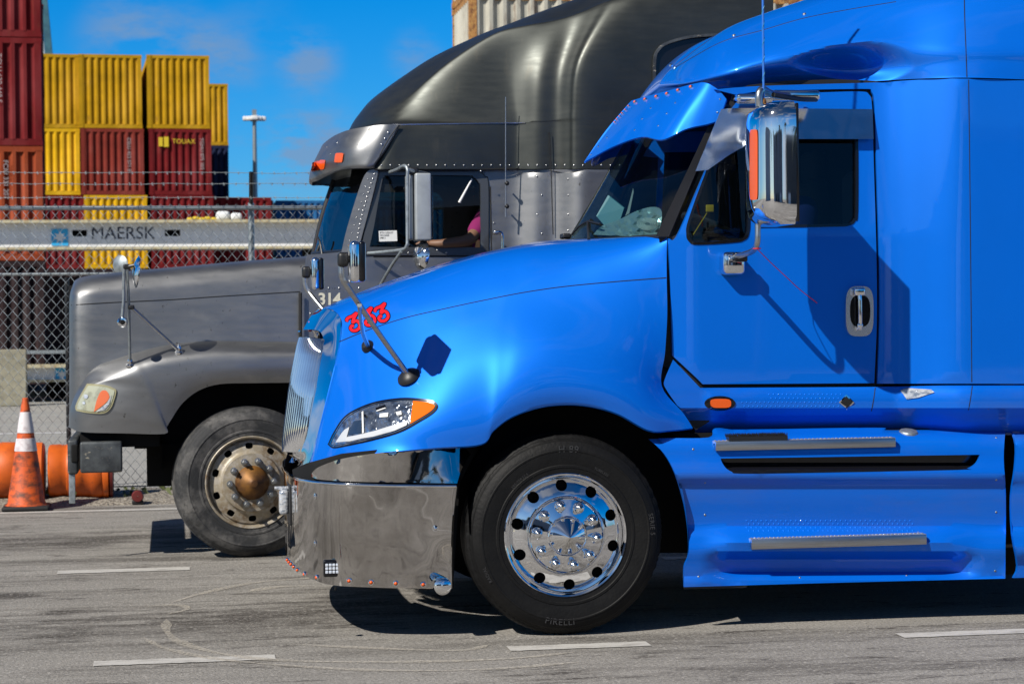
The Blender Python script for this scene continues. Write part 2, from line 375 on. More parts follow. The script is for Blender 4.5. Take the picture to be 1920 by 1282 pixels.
# ================================================================== GROUND
def roadmat(name, base, lo, hi, oil=True, grain=1.0):
    m = bpy.data.materials.new(name); m.use_nodes = True; t = m.node_tree; b = t.nodes['Principled BSDF']
    co = t.nodes.new('ShaderNodeTexCoord'); b.inputs['Roughness'].default_value = .85; b.inputs['Specular IOR Level'].default_value = .25
    def nz_(s, st, det=6, ro=.6):
        mpn = t.nodes.new('ShaderNodeMapping'); mpn.inputs['Scale'].default_value = st
        n = t.nodes.new('ShaderNodeTexNoise'); n.inputs['Scale'].default_value = s; n.inputs['Detail'].default_value = det; n.inputs['Roughness'].default_value = ro
        t.links.new(co.outputs['Object'], mpn.inputs[0]); t.links.new(mpn.outputs[0], n.inputs['Vector']); return n.outputs['Fac']
    def mixc(fac, a, c, l, h, k=1.0):
        r = t.nodes.new('ShaderNodeMapRange'); r.inputs[1].default_value = l; r.inputs[2].default_value = h; r.inputs[4].default_value = k
        t.links.new(fac, r.inputs[0]); x = t.nodes.new('ShaderNodeMix'); x.data_type = 'RGBA'; t.links.new(r.outputs[0], x.inputs[0])
        if isinstance(a, tuple): x.inputs[6].default_value = (*a, 1)
        else: t.links.new(a, x.inputs[6])
        x.inputs[7].default_value = (*c, 1); return x.outputs[2]
    c = mixc(nz_(1.2, (.35, 1, 1)), base, lo, .35, .7)
    c = mixc(nz_(2.3, (.25, 1, 1), 8, .7), c, hi, .5, .75, .7)
    if oil:
        c = mixc(nz_(2.6, (.03, 1.5, 1), 5, .6), c, (.12, .11, .095), .55, .75, .55)
        c = mixc(nz_(1.7, (.16, 1.0, 1), 7, .72), c, (.07, .062, .052), .50, .66, .85)
        c = mixc(nz_(4.0, (.35, 1.6, 1), 6, .6), c, (.05, .045, .04), .60, .68, .8)
        for (px_, py_, sx_, sy_, k_) in ((420, 1165, 1.3, .75, .95), (110, 1165, .9, .7, .7), (680, 1135, 1.0, .8, .85), (60, 1012, 1.8, .9, .8), (1500, 1250, 2.5, .5, .5), (20, 1116, .22, .16, 1.8), (130, 1020, .8, .5, .8)):
            q_ = G(px_, py_); mpn = t.nodes.new('ShaderNodeMapping'); mpn.inputs['Scale'].default_value = (1/sx_, 1/sy_, 0); mpn.inputs['Location'].default_value = (-q_.x/sx_, -q_.y/sy_, 0)
            ln_ = t.nodes.new('ShaderNodeVectorMath'); ln_.operation = 'LENGTH'; t.links.new(co.outputs['Object'], mpn.inputs[0]); t.links.new(mpn.outputs[0], ln_.inputs[0])
            r_ = t.nodes.new('ShaderNodeMapRange'); r_.inputs[1].default_value = 0; r_.inputs[2].default_value = 1.3; r_.inputs[3].default_value = .32*k_; r_.inputs[4].default_value = 0
            t.links.new(ln_.outputs['Value'], r_.inputs[0]); a_ = t.nodes.new('ShaderNodeMath'); a_.operation = 'ADD'; t.links.new(nz_(5.5, (.3, 1.0, 1), 8, .75), a_.inputs[0]); t.links.new(r_.outputs[0], a_.inputs[1])
            c = mixc(a_.outputs[0], c, (.055, .047, .04), .58, .80, .92)
    c = mixc(nz_(120, (.45, 1, 1), 3, .6), c, tuple(x*.35 for x in base), .48, .64, .8*grain)
    c = mixc(nz_(80, (.45, 1, 1), 3, .6), c, tuple(min(.7, x*1.8) for x in base), .55, .7, .75*grain)
    t.links.new(c, b.inputs['Base Color'])
    bp = t.nodes.new('ShaderNodeBump'); bp.inputs['Distance'].default_value = .008; t.links.new(nz_(70, S1, 3), bp.inputs['Height']); t.links.new(bp.outputs[0], b.inputs['Normal'])
    return m
M['road'] = roadmat('road_asphalt', (.325, .305, .275), (.245, .23, .207), (.42, .395, .355))
M['yard'] = roadmat('yard_concrete', (.38, .37, .34), (.3, .29, .27), (.45, .43, .4), oil=False)
M['dirtground'] = roadmat('far_ground', (.25, .23, .2), (.2, .18, .16), (.3, .28, .24), oil=False)
M['gravel'] = mat('dusty_verge', (.3, .27, .22), .9, noise=[(25, (.12, .1, .08), .45, .6, S1), (60, (.5, .47, .42), .58, .66, S1)], bump=(30, .03, S1))
M['roadpaint'] = mat('worn_road_paint', (.52, .5, .46), .7, noise=[(14, (.33, .31, .28), .5, .72, (.4, 1, 1)), (80, (.28, .26, .23), .58, .68, S1)])
M['sand'] = mat('pale_sand', (.66, .60, .50), .95, noise=[(40, (.36, .33, .28), .42, .6, S1)])
_t = M['sand'].node_tree; _c = _t.nodes.new('ShaderNodeTexCoord'); _n = _t.nodes.new('ShaderNodeTexNoise'); _n.inputs['Scale'].default_value = 55; _n.inputs['Detail'].default_value = 5; _n.inputs['Roughness'].default_value = .8
_r = _t.nodes.new('ShaderNodeMapRange'); _r.inputs[1].default_value = .34; _r.inputs[2].default_value = .58; _r.inputs[4].default_value = .6
_t.links.new(_c.outputs['Object'], _n.inputs['Vector']); _t.links.new(_n.outputs['Fac'], _r.inputs[0]); _t.links.new(_r.outputs[0], _t.nodes['Principled BSDF'].inputs['Alpha'])
M['curb'] = mat('kerb_concrete', (.36, .34, .31), .85, noise=[(8, (.2, .19, .17), .5, .7, S1)])
YR = G(150, 958).y                   # solid edge line on the far side of the road
YV = G(250, 946).y                   # verge where the fence stands
YC = G(60, 745).y                    # far kerb
def flat(x0, x1, y0, y1, z): return [Vector((x0, y0, z)), Vector((x1, y0, z)), Vector((x1, y1, z)), Vector((x0, y1, z))], [[0, 1, 2, 3]]
tag(obj('ground', flat(-900, 900, -900, 900, -.008), 'dirtground', base=(0, 0, -.008)), kind='structure')
tag(obj('road', flat(-400, 400, -60, YR+.55, -.002), 'road', base=(0, 0, -.002)), kind='structure')
tag(obj('pavement', flat(-200, 200, YV+1.5, YC, -.002), 'yard', base=(0, YV+1, -.002)), kind='structure')
def verge():
    V = []; Fc = []; rnd = random.Random(3); nx = 200; ny = 9
    for i in range(nx+1):
        for j in range(ny+1):
            e = 0 if j in (0, ny) else 1
            V.append(Vector((-14+i*.16, YR+.5+(YV+1.55-YR-.5)*j/ny, -.002+e*(.02+.035*rnd.random()))))
    for i in range(nx):
        for j in range(ny): Fc.append([i*(ny+1)+j, (i+1)*(ny+1)+j, (i+1)*(ny+1)+j+1, i*(ny+1)+j+1])
    return V, Fc
tag(obj('verge', verge(), 'gravel'), kind='structure')
tag(obj('kerb', box((0, YC+.15, .06), (300, .3, .16)), 'curb', bevel=.02), kind='structure')
def strip(x0, x1, y, w, z, rag=.012, seed=1):
    rnd = random.Random(seed); n = max(8, int((x1-x0)/.04)); n = min(n, 400); V = []; Fc = []
    for i in range(n+1):
        x = x0+(x1-x0)*i/n; e = rag*(rnd.random()-.5)
        V += [Vector((x, y-w/2+e, z)), Vector((x, y+w/2+rag*(rnd.random()-.5), z))]
    for i in range(n): Fc.append([2*i, 2*i+2, 2*i+3, 2*i+1])
    return V, Fc
k = 0
dashes = [((175, 1244), (516, 1231), 'left near dash, beside the sand swirl'), ((954, 1216), (1216, 1206), 'x'), ((1686, 1191), (1945, 1182), 'x'), ((108, 1072), (356, 1066), 'x'), ((1244, 1047), (1290, 1045), 'x')]
for (a, b, s) in dashes:
    A = G(*a); B = G(*b); k += 1
    tag(obj('lane_marking', strip(A.x, B.x, (A.y+B.y)/2, .14 if k != 4 else .17, .002, seed=k), 'roadpaint'), kind='structure')
y1 = (G(345, 1237).y+G(1085, 1210).y)/2
for k in range(1, 5):
    tag(obj('lane_marking', join(*[strip(-13+2.0*i+.4*k, -12.15+2.0*i+.4*k, y1-2.6*k, .09, .002, seed=20+i) for i in range(14)]), 'roadpaint'), kind='structure')
tag(obj('edge_line', strip(-30, 40, YR, .13, .002, seed=9), 'roadpaint'), kind='structure')
tag(obj('yard_line', strip(-40, 40, G(60, 812).y, .18, .002, seed=10), 'white'), kind='structure')
def ribbon(pts, w, z=.0025, seed=1):
    rnd = random.Random(seed); q = spline([G(*p) for p in pts], 14); V = []; Fc = []
    for i, p in enumerate(q):
        t = (q[min(i+1, len(q)-1)]-q[max(i-1, 0)]).normalized(); s = Vector((-t.y, t.x, 0)); e = min(1, i/6, (len(q)-1-i)/6)
        ww = 1.5*w*(.8+.35*math.sin(i*.23+seed)+.12*rnd.random())*e+.001
        V += [Vector((p.x, p.y, z))+s*ww*(.5+.08*rnd.random()), Vector((p.x, p.y, z))-s*ww*(.5+.08*rnd.random())]
    for i in range(len(q)-1): Fc.append([2*i, 2*i+2, 2*i+3, 2*i+1])
    return V, Fc
sand = join(ribbon([(312, 1160), (314, 1185), (340, 1204), (400, 1222), (480, 1234), (600, 1240), (800, 1240), (960, 1234), (1080, 1222)], .035, seed=1),
            ribbon([(270, 1196), (310, 1215), (400, 1234), (520, 1246), (700, 1256), (900, 1255), (1100, 1240)], .03, seed=2),
            ribbon([(320, 1130), (380, 1112), (470, 1093), (560, 1085), (630, 1080)], .035, seed=3),
            ribbon([(250, 1138), (330, 1134), (350, 1142), (310, 1152)], .03, seed=4),
            ribbon([(540, 1207), (700, 1215), (860, 1219), (920, 1208)], .03, seed=5),
            ribbon([(460, 1110), (520, 1100), (600, 1098)], .05, seed=6))
tag(obj('sand_trail', sand, 'sand', smooth=False, base=(0, -1, 0)), 'thin pale sand streaks curling over the road by the near dashed line', kind='stuff')
# ================================================================== CONTAINERS
CM = {}
def cmat(name, c, rust=.15):
    if name not in CM:
        CM[name] = mat(name, c, .75, noise=[(1.3, tuple(x*.72 for x in c), .4, .7, S1), (5, (.12, .05, .025), .60+(.2-rust)*.3, .74, (1, 1, .3)), (.9, tuple(min(.9, x*1.15+.02) for x in c), .5, .7, (1, 1, .4))], spec=.15)
    return CM[name]
CY = cmat('container_yellow', (.48, .265, .006)); CY2 = cmat('container_bright_yellow', (.68, .39, .008)); CR1 = cmat('container_maroon', (.16, .010, .012)); CR2 = cmat('container_brick_red', (.21, .030, .020))
CO = cmat('container_orange', (.30, .055, .018)); CN = cmat('container_navy', (.012, .02, .06)); CB = cmat('container_blue', (.02, .13, .33)); CW = cmat('container_white', (.47, .45, .38), .42); CD = cmat('container_dark', (.03, .018, .02))  # CD: near-black colour carries the shade low among the stacks
RUST = mat('rusty_post', (.42, .2, .06), .85, noise=[(9, (.16, .06, .025), .45, .62, S1), (30, (.62, .42, .12), .55, .65, S1)])
def corr(a, b, up, n, out, per=.278, d=.075):
    """trapezoid corrugated wall from a to b (bottom), height vector up, outward normal out"""
    L = (b-a).length; t = (b-a)/L; k = int(round(L/per)); per = L/k; V = []; Fc = []; xs = []
    for i in range(k): xs += [(i*per, 0), (i*per+per*.26, 0), (i*per+per*.5, -d), (i*per+per*.76, -d)]
    xs.append((L, 0))
    for (x, o) in xs: p = a+t*x+out*o; V += [p, p+up]
    for i in range(len(xs)-1): Fc.append([2*i, 2*i+2, 2*i+3, 2*i+1])
    return V, Fc
CACHE = {}
def container_geo(L, H, axis):
    if (L, H, axis) in CACHE: return CACHE[(L, H, axis)]
    W = 2.438; sx, sy = (W, L) if axis == 'y' else (L, W)
    a = .13; X0, X1, Y0, Y1 = a, sx-a, a, sy-a; up = Vector((0, 0, H-.26)); b = .14
    e = .015
    w = join(corr(Vector((X0, e, b)), Vector((X1, e, b)), up, 0, Vector((0, -1, 0))), corr(Vector((X1, sy-e, b)), Vector((X0, sy-e, b)), up, 0, Vector((0, 1, 0))),
             corr(Vector((e, Y1, b)), Vector((e, Y0, b)), up, 0, Vector((-1, 0, 0))), corr(Vector((sx-e, Y0, b)), Vector((sx-e, Y1, b)), up, 0, Vector((1, 0, 0))),
             box((sx/2, sy/2, H-.06), (sx-.1, sy-.1, .04)))
    # those corrugations dent towards -normal (inwards)
    fr = []
    for x in (.075, sx-.075):
        for y in (.075, sy-.075): fr.append(box((x, y, H/2), (.15, .15, H-.2)))
        fr += [box((x, sy/2, .07), (.1, sy-.3, .14)), box((x, sy/2, H-.06), (.1, sy-.3, .12))]
        for y in (.09, sy-.09):
            for z in (.06, H-.06): fr.append(box((x, y, z), (.18, .18, .12)))
    for y in (.075, sy-.075): fr += [box((sx/2, y, .08), (sx-.3, .1, .16)), box((sx/2, y, H-.065), (sx-.3, .1, .13))]
    CACHE[(L, H, axis)] = (w, join(*fr)); return CACHE[(L, H, axis)]
MC = {}
M['faded'] = mat('faded_white_lettering', (.42, .36, .36), .8)
def container(x, y, z, L, H, axis, m, label, group=None, name='shipping_container', framemat=None):
    root = empty(name, (x, y, z), label, 'container', group or 'containers stacked in the port yard')
    if axis == 'y': root.rotation_euler.z = math.radians(3)
    w, f = container_geo(L, H, axis)
    for nm, g, mm in (('corrugated_wall', w, m), ('frame', f, framemat or m)):
        key = (nm, L, H, axis, mm.name)
        if key not in MC:
            me = bpy.data.meshes.new(nm); me.from_pydata([tuple(v) for v in g[0]], [], g[1]); me.materials.append(mm); MC[key] = me
        o = bpy.data.objects.new(nm, MC[key]); COL.objects.link(o); o.parent = root
    return root
def lettering(root, s, size, p, m, vertical=False, name='lettering', bold=.0):
    if vertical: fm = lambda u, v, w: Vector((p[0], p[1], p[2]))+Vector((v, 0, -u))
    else: fm = lambda u, v, w: Vector((p[0], p[1], p[2]))+Vector((u, 0, v))
    return obj(name, text(s, size, fm, bold=bold), m, root, smooth=False)
YM = 72.0
ax_ = P(147, 101, YM); bx_ = P(265, 103, YM); cx_ = P(392, 105, YM)
Z4 = P(207, 101, YM).z; Z3 = P(207, 240, YM).z; Z2 = P(207, 365, YM).z; Z1 = Z2-2.9; Z0 = Z1-2.59
tag(obj('concrete_plinth', box((cx_.x-6, YM+6.5, (Z0-.004)/2), (24, 14, Z0-.004)), 'yard'), kind='structure')
XA = ax_.x-2.438; XB = bx_.x-2.438; XC = cx_.x-2.438
H4 = Z4-Z3-.02; H3 = Z3-Z2-.02
container(XA, YM, Z3, 12.19, H4, 'y', CY, 'dull yellow container partly hidden by the tall maroon stack, top of its stack')
container(XB, YM, Z3, 12.19, H4, 'y', CY, 'yellow container with small orange mark at upper left, middle one of three yellow tops')
c = container(XC, YM, Z3, 12.19, H4, 'y', CY, 'yellow container with clear sky on both sides, above the maroon one with yellow emblem')
container(XA, YM, Z2, 12.19, H3, 'y', CY2, 'bright yellow container under the dull yellow one, next to the tall maroon stack')
c = container(XB+.05, YM, Z2, 12.19, H3, 'y', CR2, 'faded brick red container between a yellow one above and a yellow one below')
lettering(c, 'CSLU 423 571 0', .2, (XB+1.85, YM-.03, Z2+H3-.35), M['faded'], True)
c = container(XC+.05, YM, Z2, 12.19, H3, 'y', CR1, 'maroon container with a yellow square emblem and yellow lettering across its top')
lettering(c, 'TOUAX', .26, (XC+.95, YM-.03, Z2+H3-.58), M['yel'])
lettering(c, 'TGHU 875 302 1', .2, (XC+2.05, YM-.03, Z2+H3-.35), M['faded'], True)
obj('emblem', join(box((XC+.5, YM-.02, Z2+H3-.52), (.16, .02, .36)), box((XC+.72, YM-.02, Z2+H3-.52), (.18, .02, .4))), 'yel', c)
container(XA+.15, YM, Z1, 12.19, 2.88, 'y', CR1, 'maroon container low in the stack left of the yellow one behind the fence rail')
container(XB+.15, YM, Z1, 12.19, 2.88, 'y', CY2, 'yellow container seen just above and below the grey beam behind the fence')
container(XC+.1, YM, Z1, 12.19, 2.88, 'y', CR1, 'maroon container right of the low yellow one, third from the top of its stack')
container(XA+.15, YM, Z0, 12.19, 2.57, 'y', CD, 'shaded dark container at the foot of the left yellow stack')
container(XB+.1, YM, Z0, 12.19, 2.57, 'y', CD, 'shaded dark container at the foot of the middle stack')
c = container(XC+.1, YM, Z0, 12.19, 2.57, 'y', CR1, 'red container with yellow patch seen below the grey beam')
dz = P(411, 156, 86).z; dx = P(427, 156, 86).x-2.438; dz2 = P(411, 272, 86).z
container(dx, 86, dz2, 12.19, dz-dz2-.02, 'y', CY, 'narrow sliver of yellow container behind the right yellow stack')
for i in range(3):
    container(dx, 86, dz2-2.6*(i+1), 12.19, 2.58, 'y', CN, ['dark navy container directly under the rear yellow sliver', 'lower navy container second under the rear yellow sliver', 'lowest navy container of the rear stack'][i])
ex = P(511, 366, YM).x; ez = P(450, 366, YM).z
for i in range(2):
    for j in range(1):
        container(ex-2.438, YM+1, ez-2.9*(i+1)+.0, 12.19, 2.88, 'y', CR1, ['red container below open sky, right of the fence post', 'red container under the beam right of the yellow patch'][i])
container(XC+2.62, YM+3, ez-2.9, 12.19, 2.88, 'y', CR1, 'red container between the maroon stack and the fence post')
bz = P(560, 375, 84).z; bx0 = P(517, 375, 84).x
container(bx0, 84, bz-2.59, 12.19, 2.57, 'x', CB, 'blue container low on the horizon beside the grey truck windscreen')
container(bx0, 84, bz-5.2, 12.19, 2.57, 'x', CO, 'orange container under the blue one beside the grey truck windscreen')
# near left stack
YL = 39.0
LX = P(77, 150, YL).x-2.438; L3 = P(40, 272, YL).z; L4 = P(40, 68, YL).z; hh = L4-L3
print('left stack', L3, L4)
container(LX, YL, L4+.0, 12.19, 2.57, 'y', CR1, 'topmost maroon container at the left edge cut off by the frame')
c = container(LX, YL, L3, 12.19, hh-.02, 'y', CR1, 'tall maroon container with white vertical code at the left edge')
lettering(c, 'TCLU 620 448 5', .17, (LX+1.42, YL-.03, L3+hh-.4), M['faded'], True)
c = container(LX, YL, L3-2.7, 12.19, 2.68, 'y', CO, 'orange container at the left edge under the maroon ones')
lettering(c, 'FCIU 331 207', .16, (LX+1.55, YL-.03, L3-.35), M['faded'], True)
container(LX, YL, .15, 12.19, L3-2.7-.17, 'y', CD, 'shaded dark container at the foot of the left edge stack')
# white rusty containers behind the trucks
YW = 30.0
wx = P(880, 30, YW).x; wz = P(1000, -14, YW).z
for i in range(4):
    container(wx, YW, wz-2.62*3+2.62*i-.0 if i else max(.0, wz-2.62*3), 12.19, 2.6, 'x', CW, ['white container at ground level behind the trucks', 'white container second from the ground behind the trucks', 'white corrugated container with rusty corner post above the grey truck roof', 'white container topmost behind the trucks'][i], 'white containers behind the trucks', framemat=RUST)
print('white base', wz-2.62*3)
# near-black row; its colour stands in for the shade behind the fence
YD = 34.0
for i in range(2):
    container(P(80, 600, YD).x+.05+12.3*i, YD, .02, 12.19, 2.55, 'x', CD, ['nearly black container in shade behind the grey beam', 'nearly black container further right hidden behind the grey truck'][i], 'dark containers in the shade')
# ---------------------------------------------------------------- flat racks
def star(cx, cz, R, y):
    V = [Vector((cx, y, cz))]; n = 7
    for i in range(n*2):
        a = PI/2+i*PI/n; rr = R if i % 2 == 0 else R*.42; V.append(Vector((cx+math.cos(a)*rr, y, cz+math.sin(a)*rr)))
    return V, [[0, 1+i, 1+(i+1) % (2*n)] for i in range(2*n)]
YF = 32.0
def flatrack(xr, z0, z1, label, pockets, logo, word=None, m=None):
    root = empty('flat_rack_container', (xr-12.19, YF, z0), label, 'flat rack', 'pale grey flat racks behind the fence')
    H = z1-z0; x0 = xr-12.19
    bm_ = M['rackgrey']
    # side beam built as web pieces between fork pockets, flanges proud of it
    ps = sorted(pockets); cur = x0; parts = []
    for (a, b) in ps:
        parts.append(box(((cur+a)/2, YF+.12, z0+H/2), (a-cur, .2, H-.1)))
        parts.append(box(((a+b)/2, YF+.12, z0+.05+H*.18), (b-a, .2, H*.36))); parts.append(box(((a+b)/2, YF+.12, z1-.05-H*.12), (b-a, .2, H*.24))); cur = b
    parts.append(box(((cur+xr)/2, YF+.12, z0+H/2), (xr-cur, .2, H-.1)))
    obj('side_beam', join(*parts), bm_, root)
    obj('rear_beam', box((x0+6.1, YF+2.3, z0+H/2), (12.19, .2, H-.1)), bm_, root)
    obj('flange', join(box((x0+6.1, YF-.02, z1-.03), (12.19, .52, .06)), box((x0+6.1, YF+.1, z0+.025), (12.19, .30, .05))), 'rackedge', root)
    obj('fork_tunnel', join(*[box(((p_[0]+p_[1])/2, YF+.45, z0+H/2), (p_[1]-p_[0]+.1, .4, H*.7)) for p_ in pockets]), 'dark', root)  # dark boxes added behind the pockets to colour in their shade
    obj('deck', box((x0+6.1, YF+1.22, z1-.1), (12.1, 2.0, .08)), 'dark', root)
    if logo:
        lx, s = logo
        obj('logo_panel', box((lx, YF+.008, z0+H*.42), (s, .02, s*1.02)), 'logoblue', root)
        obj('logo_star', star(lx, z0+H*.42, s*.42, YF-.006), 'white', root, smooth=False)
    if word: lettering(root, 'MAERSK', H*.60, (word, YF+.012, z0+H*.36), 'navyink', bold=.0)
    return root
M['rackgrey'] = mat('rack_grey_paint', (.80, .81, .83), .6, noise=[(3, (.66, .68, .7), .45, .7, S1), (9, (.3, .2, .1), .7, .78, S1)])
M['rackedge'] = mat('rack_worn_edge', (.5, .45, .3), .7, noise=[(9, (.3, .2, .08), .5, .7, S1)])
M['logoblue'] = mat('logo_blue', (.03, .4, .75), .5); M['navyink'] = mat('navy_lettering', (.01, .015, .04), .6)
zt = P(300, 413, YF).z; zb = P(300, 467, YF).z
def fx(px, py=440): return P(px, py, YF).x
flatrack(fx(606), zb, zt, 'long pale grey beam with blue star logo and black lettering behind the fence', [(fx(135), fx(163)), (fx(309), fx(338))], (fx(112), .33), fx(170))
zl = P(90, 683, YF).z; zl0 = P(90, 716, YF).z
flatrack(fx(606, 700)-.0, zl0, zl, 'lower pale grey flat rack on the ground with small blue star logo', [(fx(330, 700), fx(350, 700))], (fx(116, 700), .26))
rk = empty('rack_stanchion', (fx(606)-12, YF+1, 0), 'dark steel stanchions holding up the grey beam behind the fence', 'stanchion')
for xx in (fx(606)-12.1, fx(606)-.3, fx(606)-7.2):
    obj('post', box((xx, YF+.5, (zl+zb)/2), (.2, .3, zb-zl-.01)), 'dark', rk)
for yy, zz in ((660, .05),):
    z = P(90, yy, YF+.1).z; obj('cross_rail', box((fx(606)-6.1, YF+.35, z), (12, .06, .07)), 'galv', rk)
# box hanging on the right end of the beam, white labels
# concrete barrier block
bb = P(26, 725, 30.5); bt = P(26, 655, 30.5); w_ = P(46, 700, 30.5).x-P(6, 700, 30.5).x
def barrier():
    prof = [(-.3, 0), (.3, 0), (.3, .08), (.14, .3), (.1, .82), (-.1, .82), (-.14, .3), (-.3, .08)]
    V = []; h = bt.z/.82
    for x in (-w_/2-.05, w_/2+.05):
        for (y, z) in prof: V.append(Vector((bb.x+x, 30.5+y, z*h*1.0)))
    return V, [list(range(8)), list(range(15, 7, -1))]+[[i, i+8, (i+1) % 8+8, (i+1) % 8] for i in range(8)]
tag(obj('concrete_barrier', barrier(), mat('barrier_concrete', (.27, .25, .18), .85, noise=[(7, (.18, .165, .12), .45, .7, S1)]), bevel=.02), 'short beige concrete barrier block behind the fence at the left edge', 'barrier')
# ================================================================== LIGHT MAST, CRANE
p = P(477, 222, 85); q = empty('light_mast', (p.x, 85, 0), 'tall pale light mast with cross shaped lamp head against the sky', 'light pole')
obj('pole', tube([(p.x, 85, 0), (p.x, 85, p.z)], [.16, .09], 12), 'galv', q)
hd = [box((p.x, 85, p.z), (.7, .12, .1)), box((p.x, 85, p.z), (.12, .7, .1)), box((p.x, 85, p.z+.22), (.2, .2, .35))]
obj('head_frame', join(*hd), 'galv', q)
for (dx_, dy_) in ((-.36, 0), (.36, 0), (0, -.36), (0, .36), (-.16, -.1), (.16, -.1)):
    obj('lamp', rbox((p.x+dx_, 85+dy_, p.z-.02), (.34, .34, .2), .05), 'white', q)
M['crane'] = mat('crane_teal', (.05, .16, .2), .5, noise=[(2, (.03, .1, .14), .4, .6, S1)]); M['cranelight'] = mat('crane_pale', (.45, .52, .56), .5)
CYY = 120.0; c0 = P(88, 98, CYY); c1 = P(76, -30, CYY); dirn = (c1-c0)/(c1.z-c0.z)
base = c0-dirn*c0.z; top = c0+dirn*25
q = empty('port_crane', (base.x, CYY, 0), 'slanting teal and pale crane leg rising behind the yellow stack', 'crane')
def leg(dx_, w, d, m, nm):
    o1 = Vector((base.x+dx_, CYY, 0)); o2 = Vector((top.x+dx_, CYY, top.z)); V = []
    for o_, ww in ((o1, w), (o2, w)):
        V += [o_+Vector((-ww/2, -d/2, 0)), o_+Vector((ww/2, -d/2, 0)), o_+Vector((ww/2, d/2, 0)), o_+Vector((-ww/2, d/2, 0))]
    return obj(nm, (V, [[0, 1, 2, 3], [4, 7, 6, 5], [0, 4, 5, 1], [1, 5, 6, 2], [2, 6, 7, 3], [3, 7, 4, 0]]), m, q)
leg(.12, .42, .8, 'crane', 'leg'); leg(-.24, .22, .6, 'cranelight', 'ladder_shaft')
obj('boom', box((base.x+8, CYY, top.z-1), (30, 1, 1.2)), 'crane', q)
# ================================================================== FENCE
YFN = YV+.95
fz = P(300, 390, YFN).z
fr = empty('chain_link_fence', (0, YFN, 0), 'galvanised chain link fence with barbed wire along the road edge', 'fence')
X0 = P(-40, 600, YFN).x; X1 = X0+9.0
obj('top_rail', tube([(X0, YFN, fz), (X1, YFN, fz)], .021, 10), 'galv', fr)
obj('middle_rail', tube([(X0, YFN+.03, P(60, 514, YFN).z), (X0+2.4, YFN+.03, P(60, 514, YFN).z)], .014, 8), 'galv', fr)
obj('tension_wire', tube([(X0, YFN, .09), (X1, YFN, .09)], .006, 6), 'galv', fr)
def post(px, r=.030, ztop=None):
    x = P(px, 500, YFN+.05).x; o = obj('post', tube([(x, YFN+.055, 0), (x, YFN+.055, ztop or fz+.05)], r, 12), 'galv', fr)
    arm = obj('wire_arm', tube([(x, YFN+.05, fz+.02), (x+.0, YFN-.05, P(px, 322, YFN-.1).z)], .02, 8), 'black', o)
    for z in (fz-.05, fz-.5, fz-1.1): pass
    return x
xp = post(472); post(472+620); post(-150)
obj('end_post', tube([(P(127, 700, YFN).x, YFN+.05, 0), (P(127, 700, YFN).x, YFN+.05, P(127, 520, YFN).z)], .022, 10), 'black', fr)
def chain():
    V = []; Fc = []; s = .088; h = .104; r = .0027
    nx = int((X1-X0)/s)+1; nzv = int((fz+.03)/h)+1
    def seg(a, b, rr):
        t = (b-a).normalized(); u = t.cross(Vector((0, 1, 0))).normalized(); w = Vector((0, 1, 0)); n = len(V)
        for p_ in (a, b):
            for k in range(4): an = PI/4+k*PI/2; V.append(p_+u*math.cos(an)*rr+w*math.sin(an)*rr)
        for k in range(4): k2 = (k+1) % 4; Fc.append([n+k, n+k2, n+4+k2, n+4+k])
    for i in range(nx):
        x = X0+i*s
        for sgn in (1, -1):
            pts = []
            for j in range(nzv*2+1):
                z = fz+.035-j*h/2
                if z < .03: break
                ph = (j % 2); xx = x+(s/2)*(ph if sgn == 1 else (1-ph)) - (0 if sgn == 1 else s/2)
                # zig-zag wire
                pts.append(Vector((xx+random.uniform(-.003, .003), YFN+(.006 if ph else -.006), z)))
            if sgn == 1:
                for a, b in zip(pts, pts[1:]): seg(a, b, r)
            else:
                for a, b in zip(pts, pts[1:]): seg(a, b, r)
    return V, Fc
obj('wire_mesh', chain(), 'galv', fr, smooth=False)
for i, yy in enumerate((324, 345, 371)):
    z = P(300, yy, YFN-.06).z; y = YFN-.04-.02*i
    pts = [(X0+j*.25, y+random.uniform(-.004, .004), z+random.uniform(-.006, .006)) for j in range(37)]
    parts = [tube(pts, .0028, 5)]
    x = X0
    while x < X1:
        for a in (0, 1.1, 2.2): parts.append(tube([(x-.012*math.cos(a), y-.01, z-.014*math.sin(a)-.005), (x+.012*math.cos(a), y+.01, z+.016*math.sin(a))], .002, 4))
        x += .11+random.uniform(-.01, .01)
    obj('barbed_wire', join(*parts), 'galv', fr, smooth=False)
# ================================================================== CONE, DRUMS
cb = G(50, 955); ct = P(50, 746, cb.y)
M['conebase'] = mat('cone_base_rubber', (.012, .012, .013), .7)
M['cone'] = mat('scuffed_orange_cone', (.66, .10, .015), .6, noise=[(9, (.13, .04, .02), .46, .64, (1, 1, 1.6)), (24, (.25, .06, .03), .55, .68, S1)])
M['coneband'] = mat('dirty_reflective_band', (.72, .68, .7), .5, noise=[(9, (.4, .32, .34), .52, .7, S1)])
q = empty('traffic_cone', (cb.x, cb.y, 0), 'scuffed orange traffic cone with two white bands on a black base', 'traffic cone')
h = ct.z; R0 = .165; R1 = .026
def rr(z): return R0+(R1-R0)*(z-.045)/(h-.045)
obj('base', rbox((cb.x, cb.y, .022), (.40, .40, .04), .015), 'conebase', q)
z1, z2, z3, z4 = [P(50, y, cb.y).z for y in (845, 821, 811, 772)]
obj('cone_body', lathe([(R0+.02, .042), (R0+.008, .05), (rr(.07), .07), (rr(z1), z1), (rr(z2), z2), (rr(z3), z3), (rr(z4), z4), (R1, h), (R1-.006, h+.002), (R1-.008, h-.05)], (cb.x, cb.y, 0), (0, 0, 1), 40), 'cone', q)
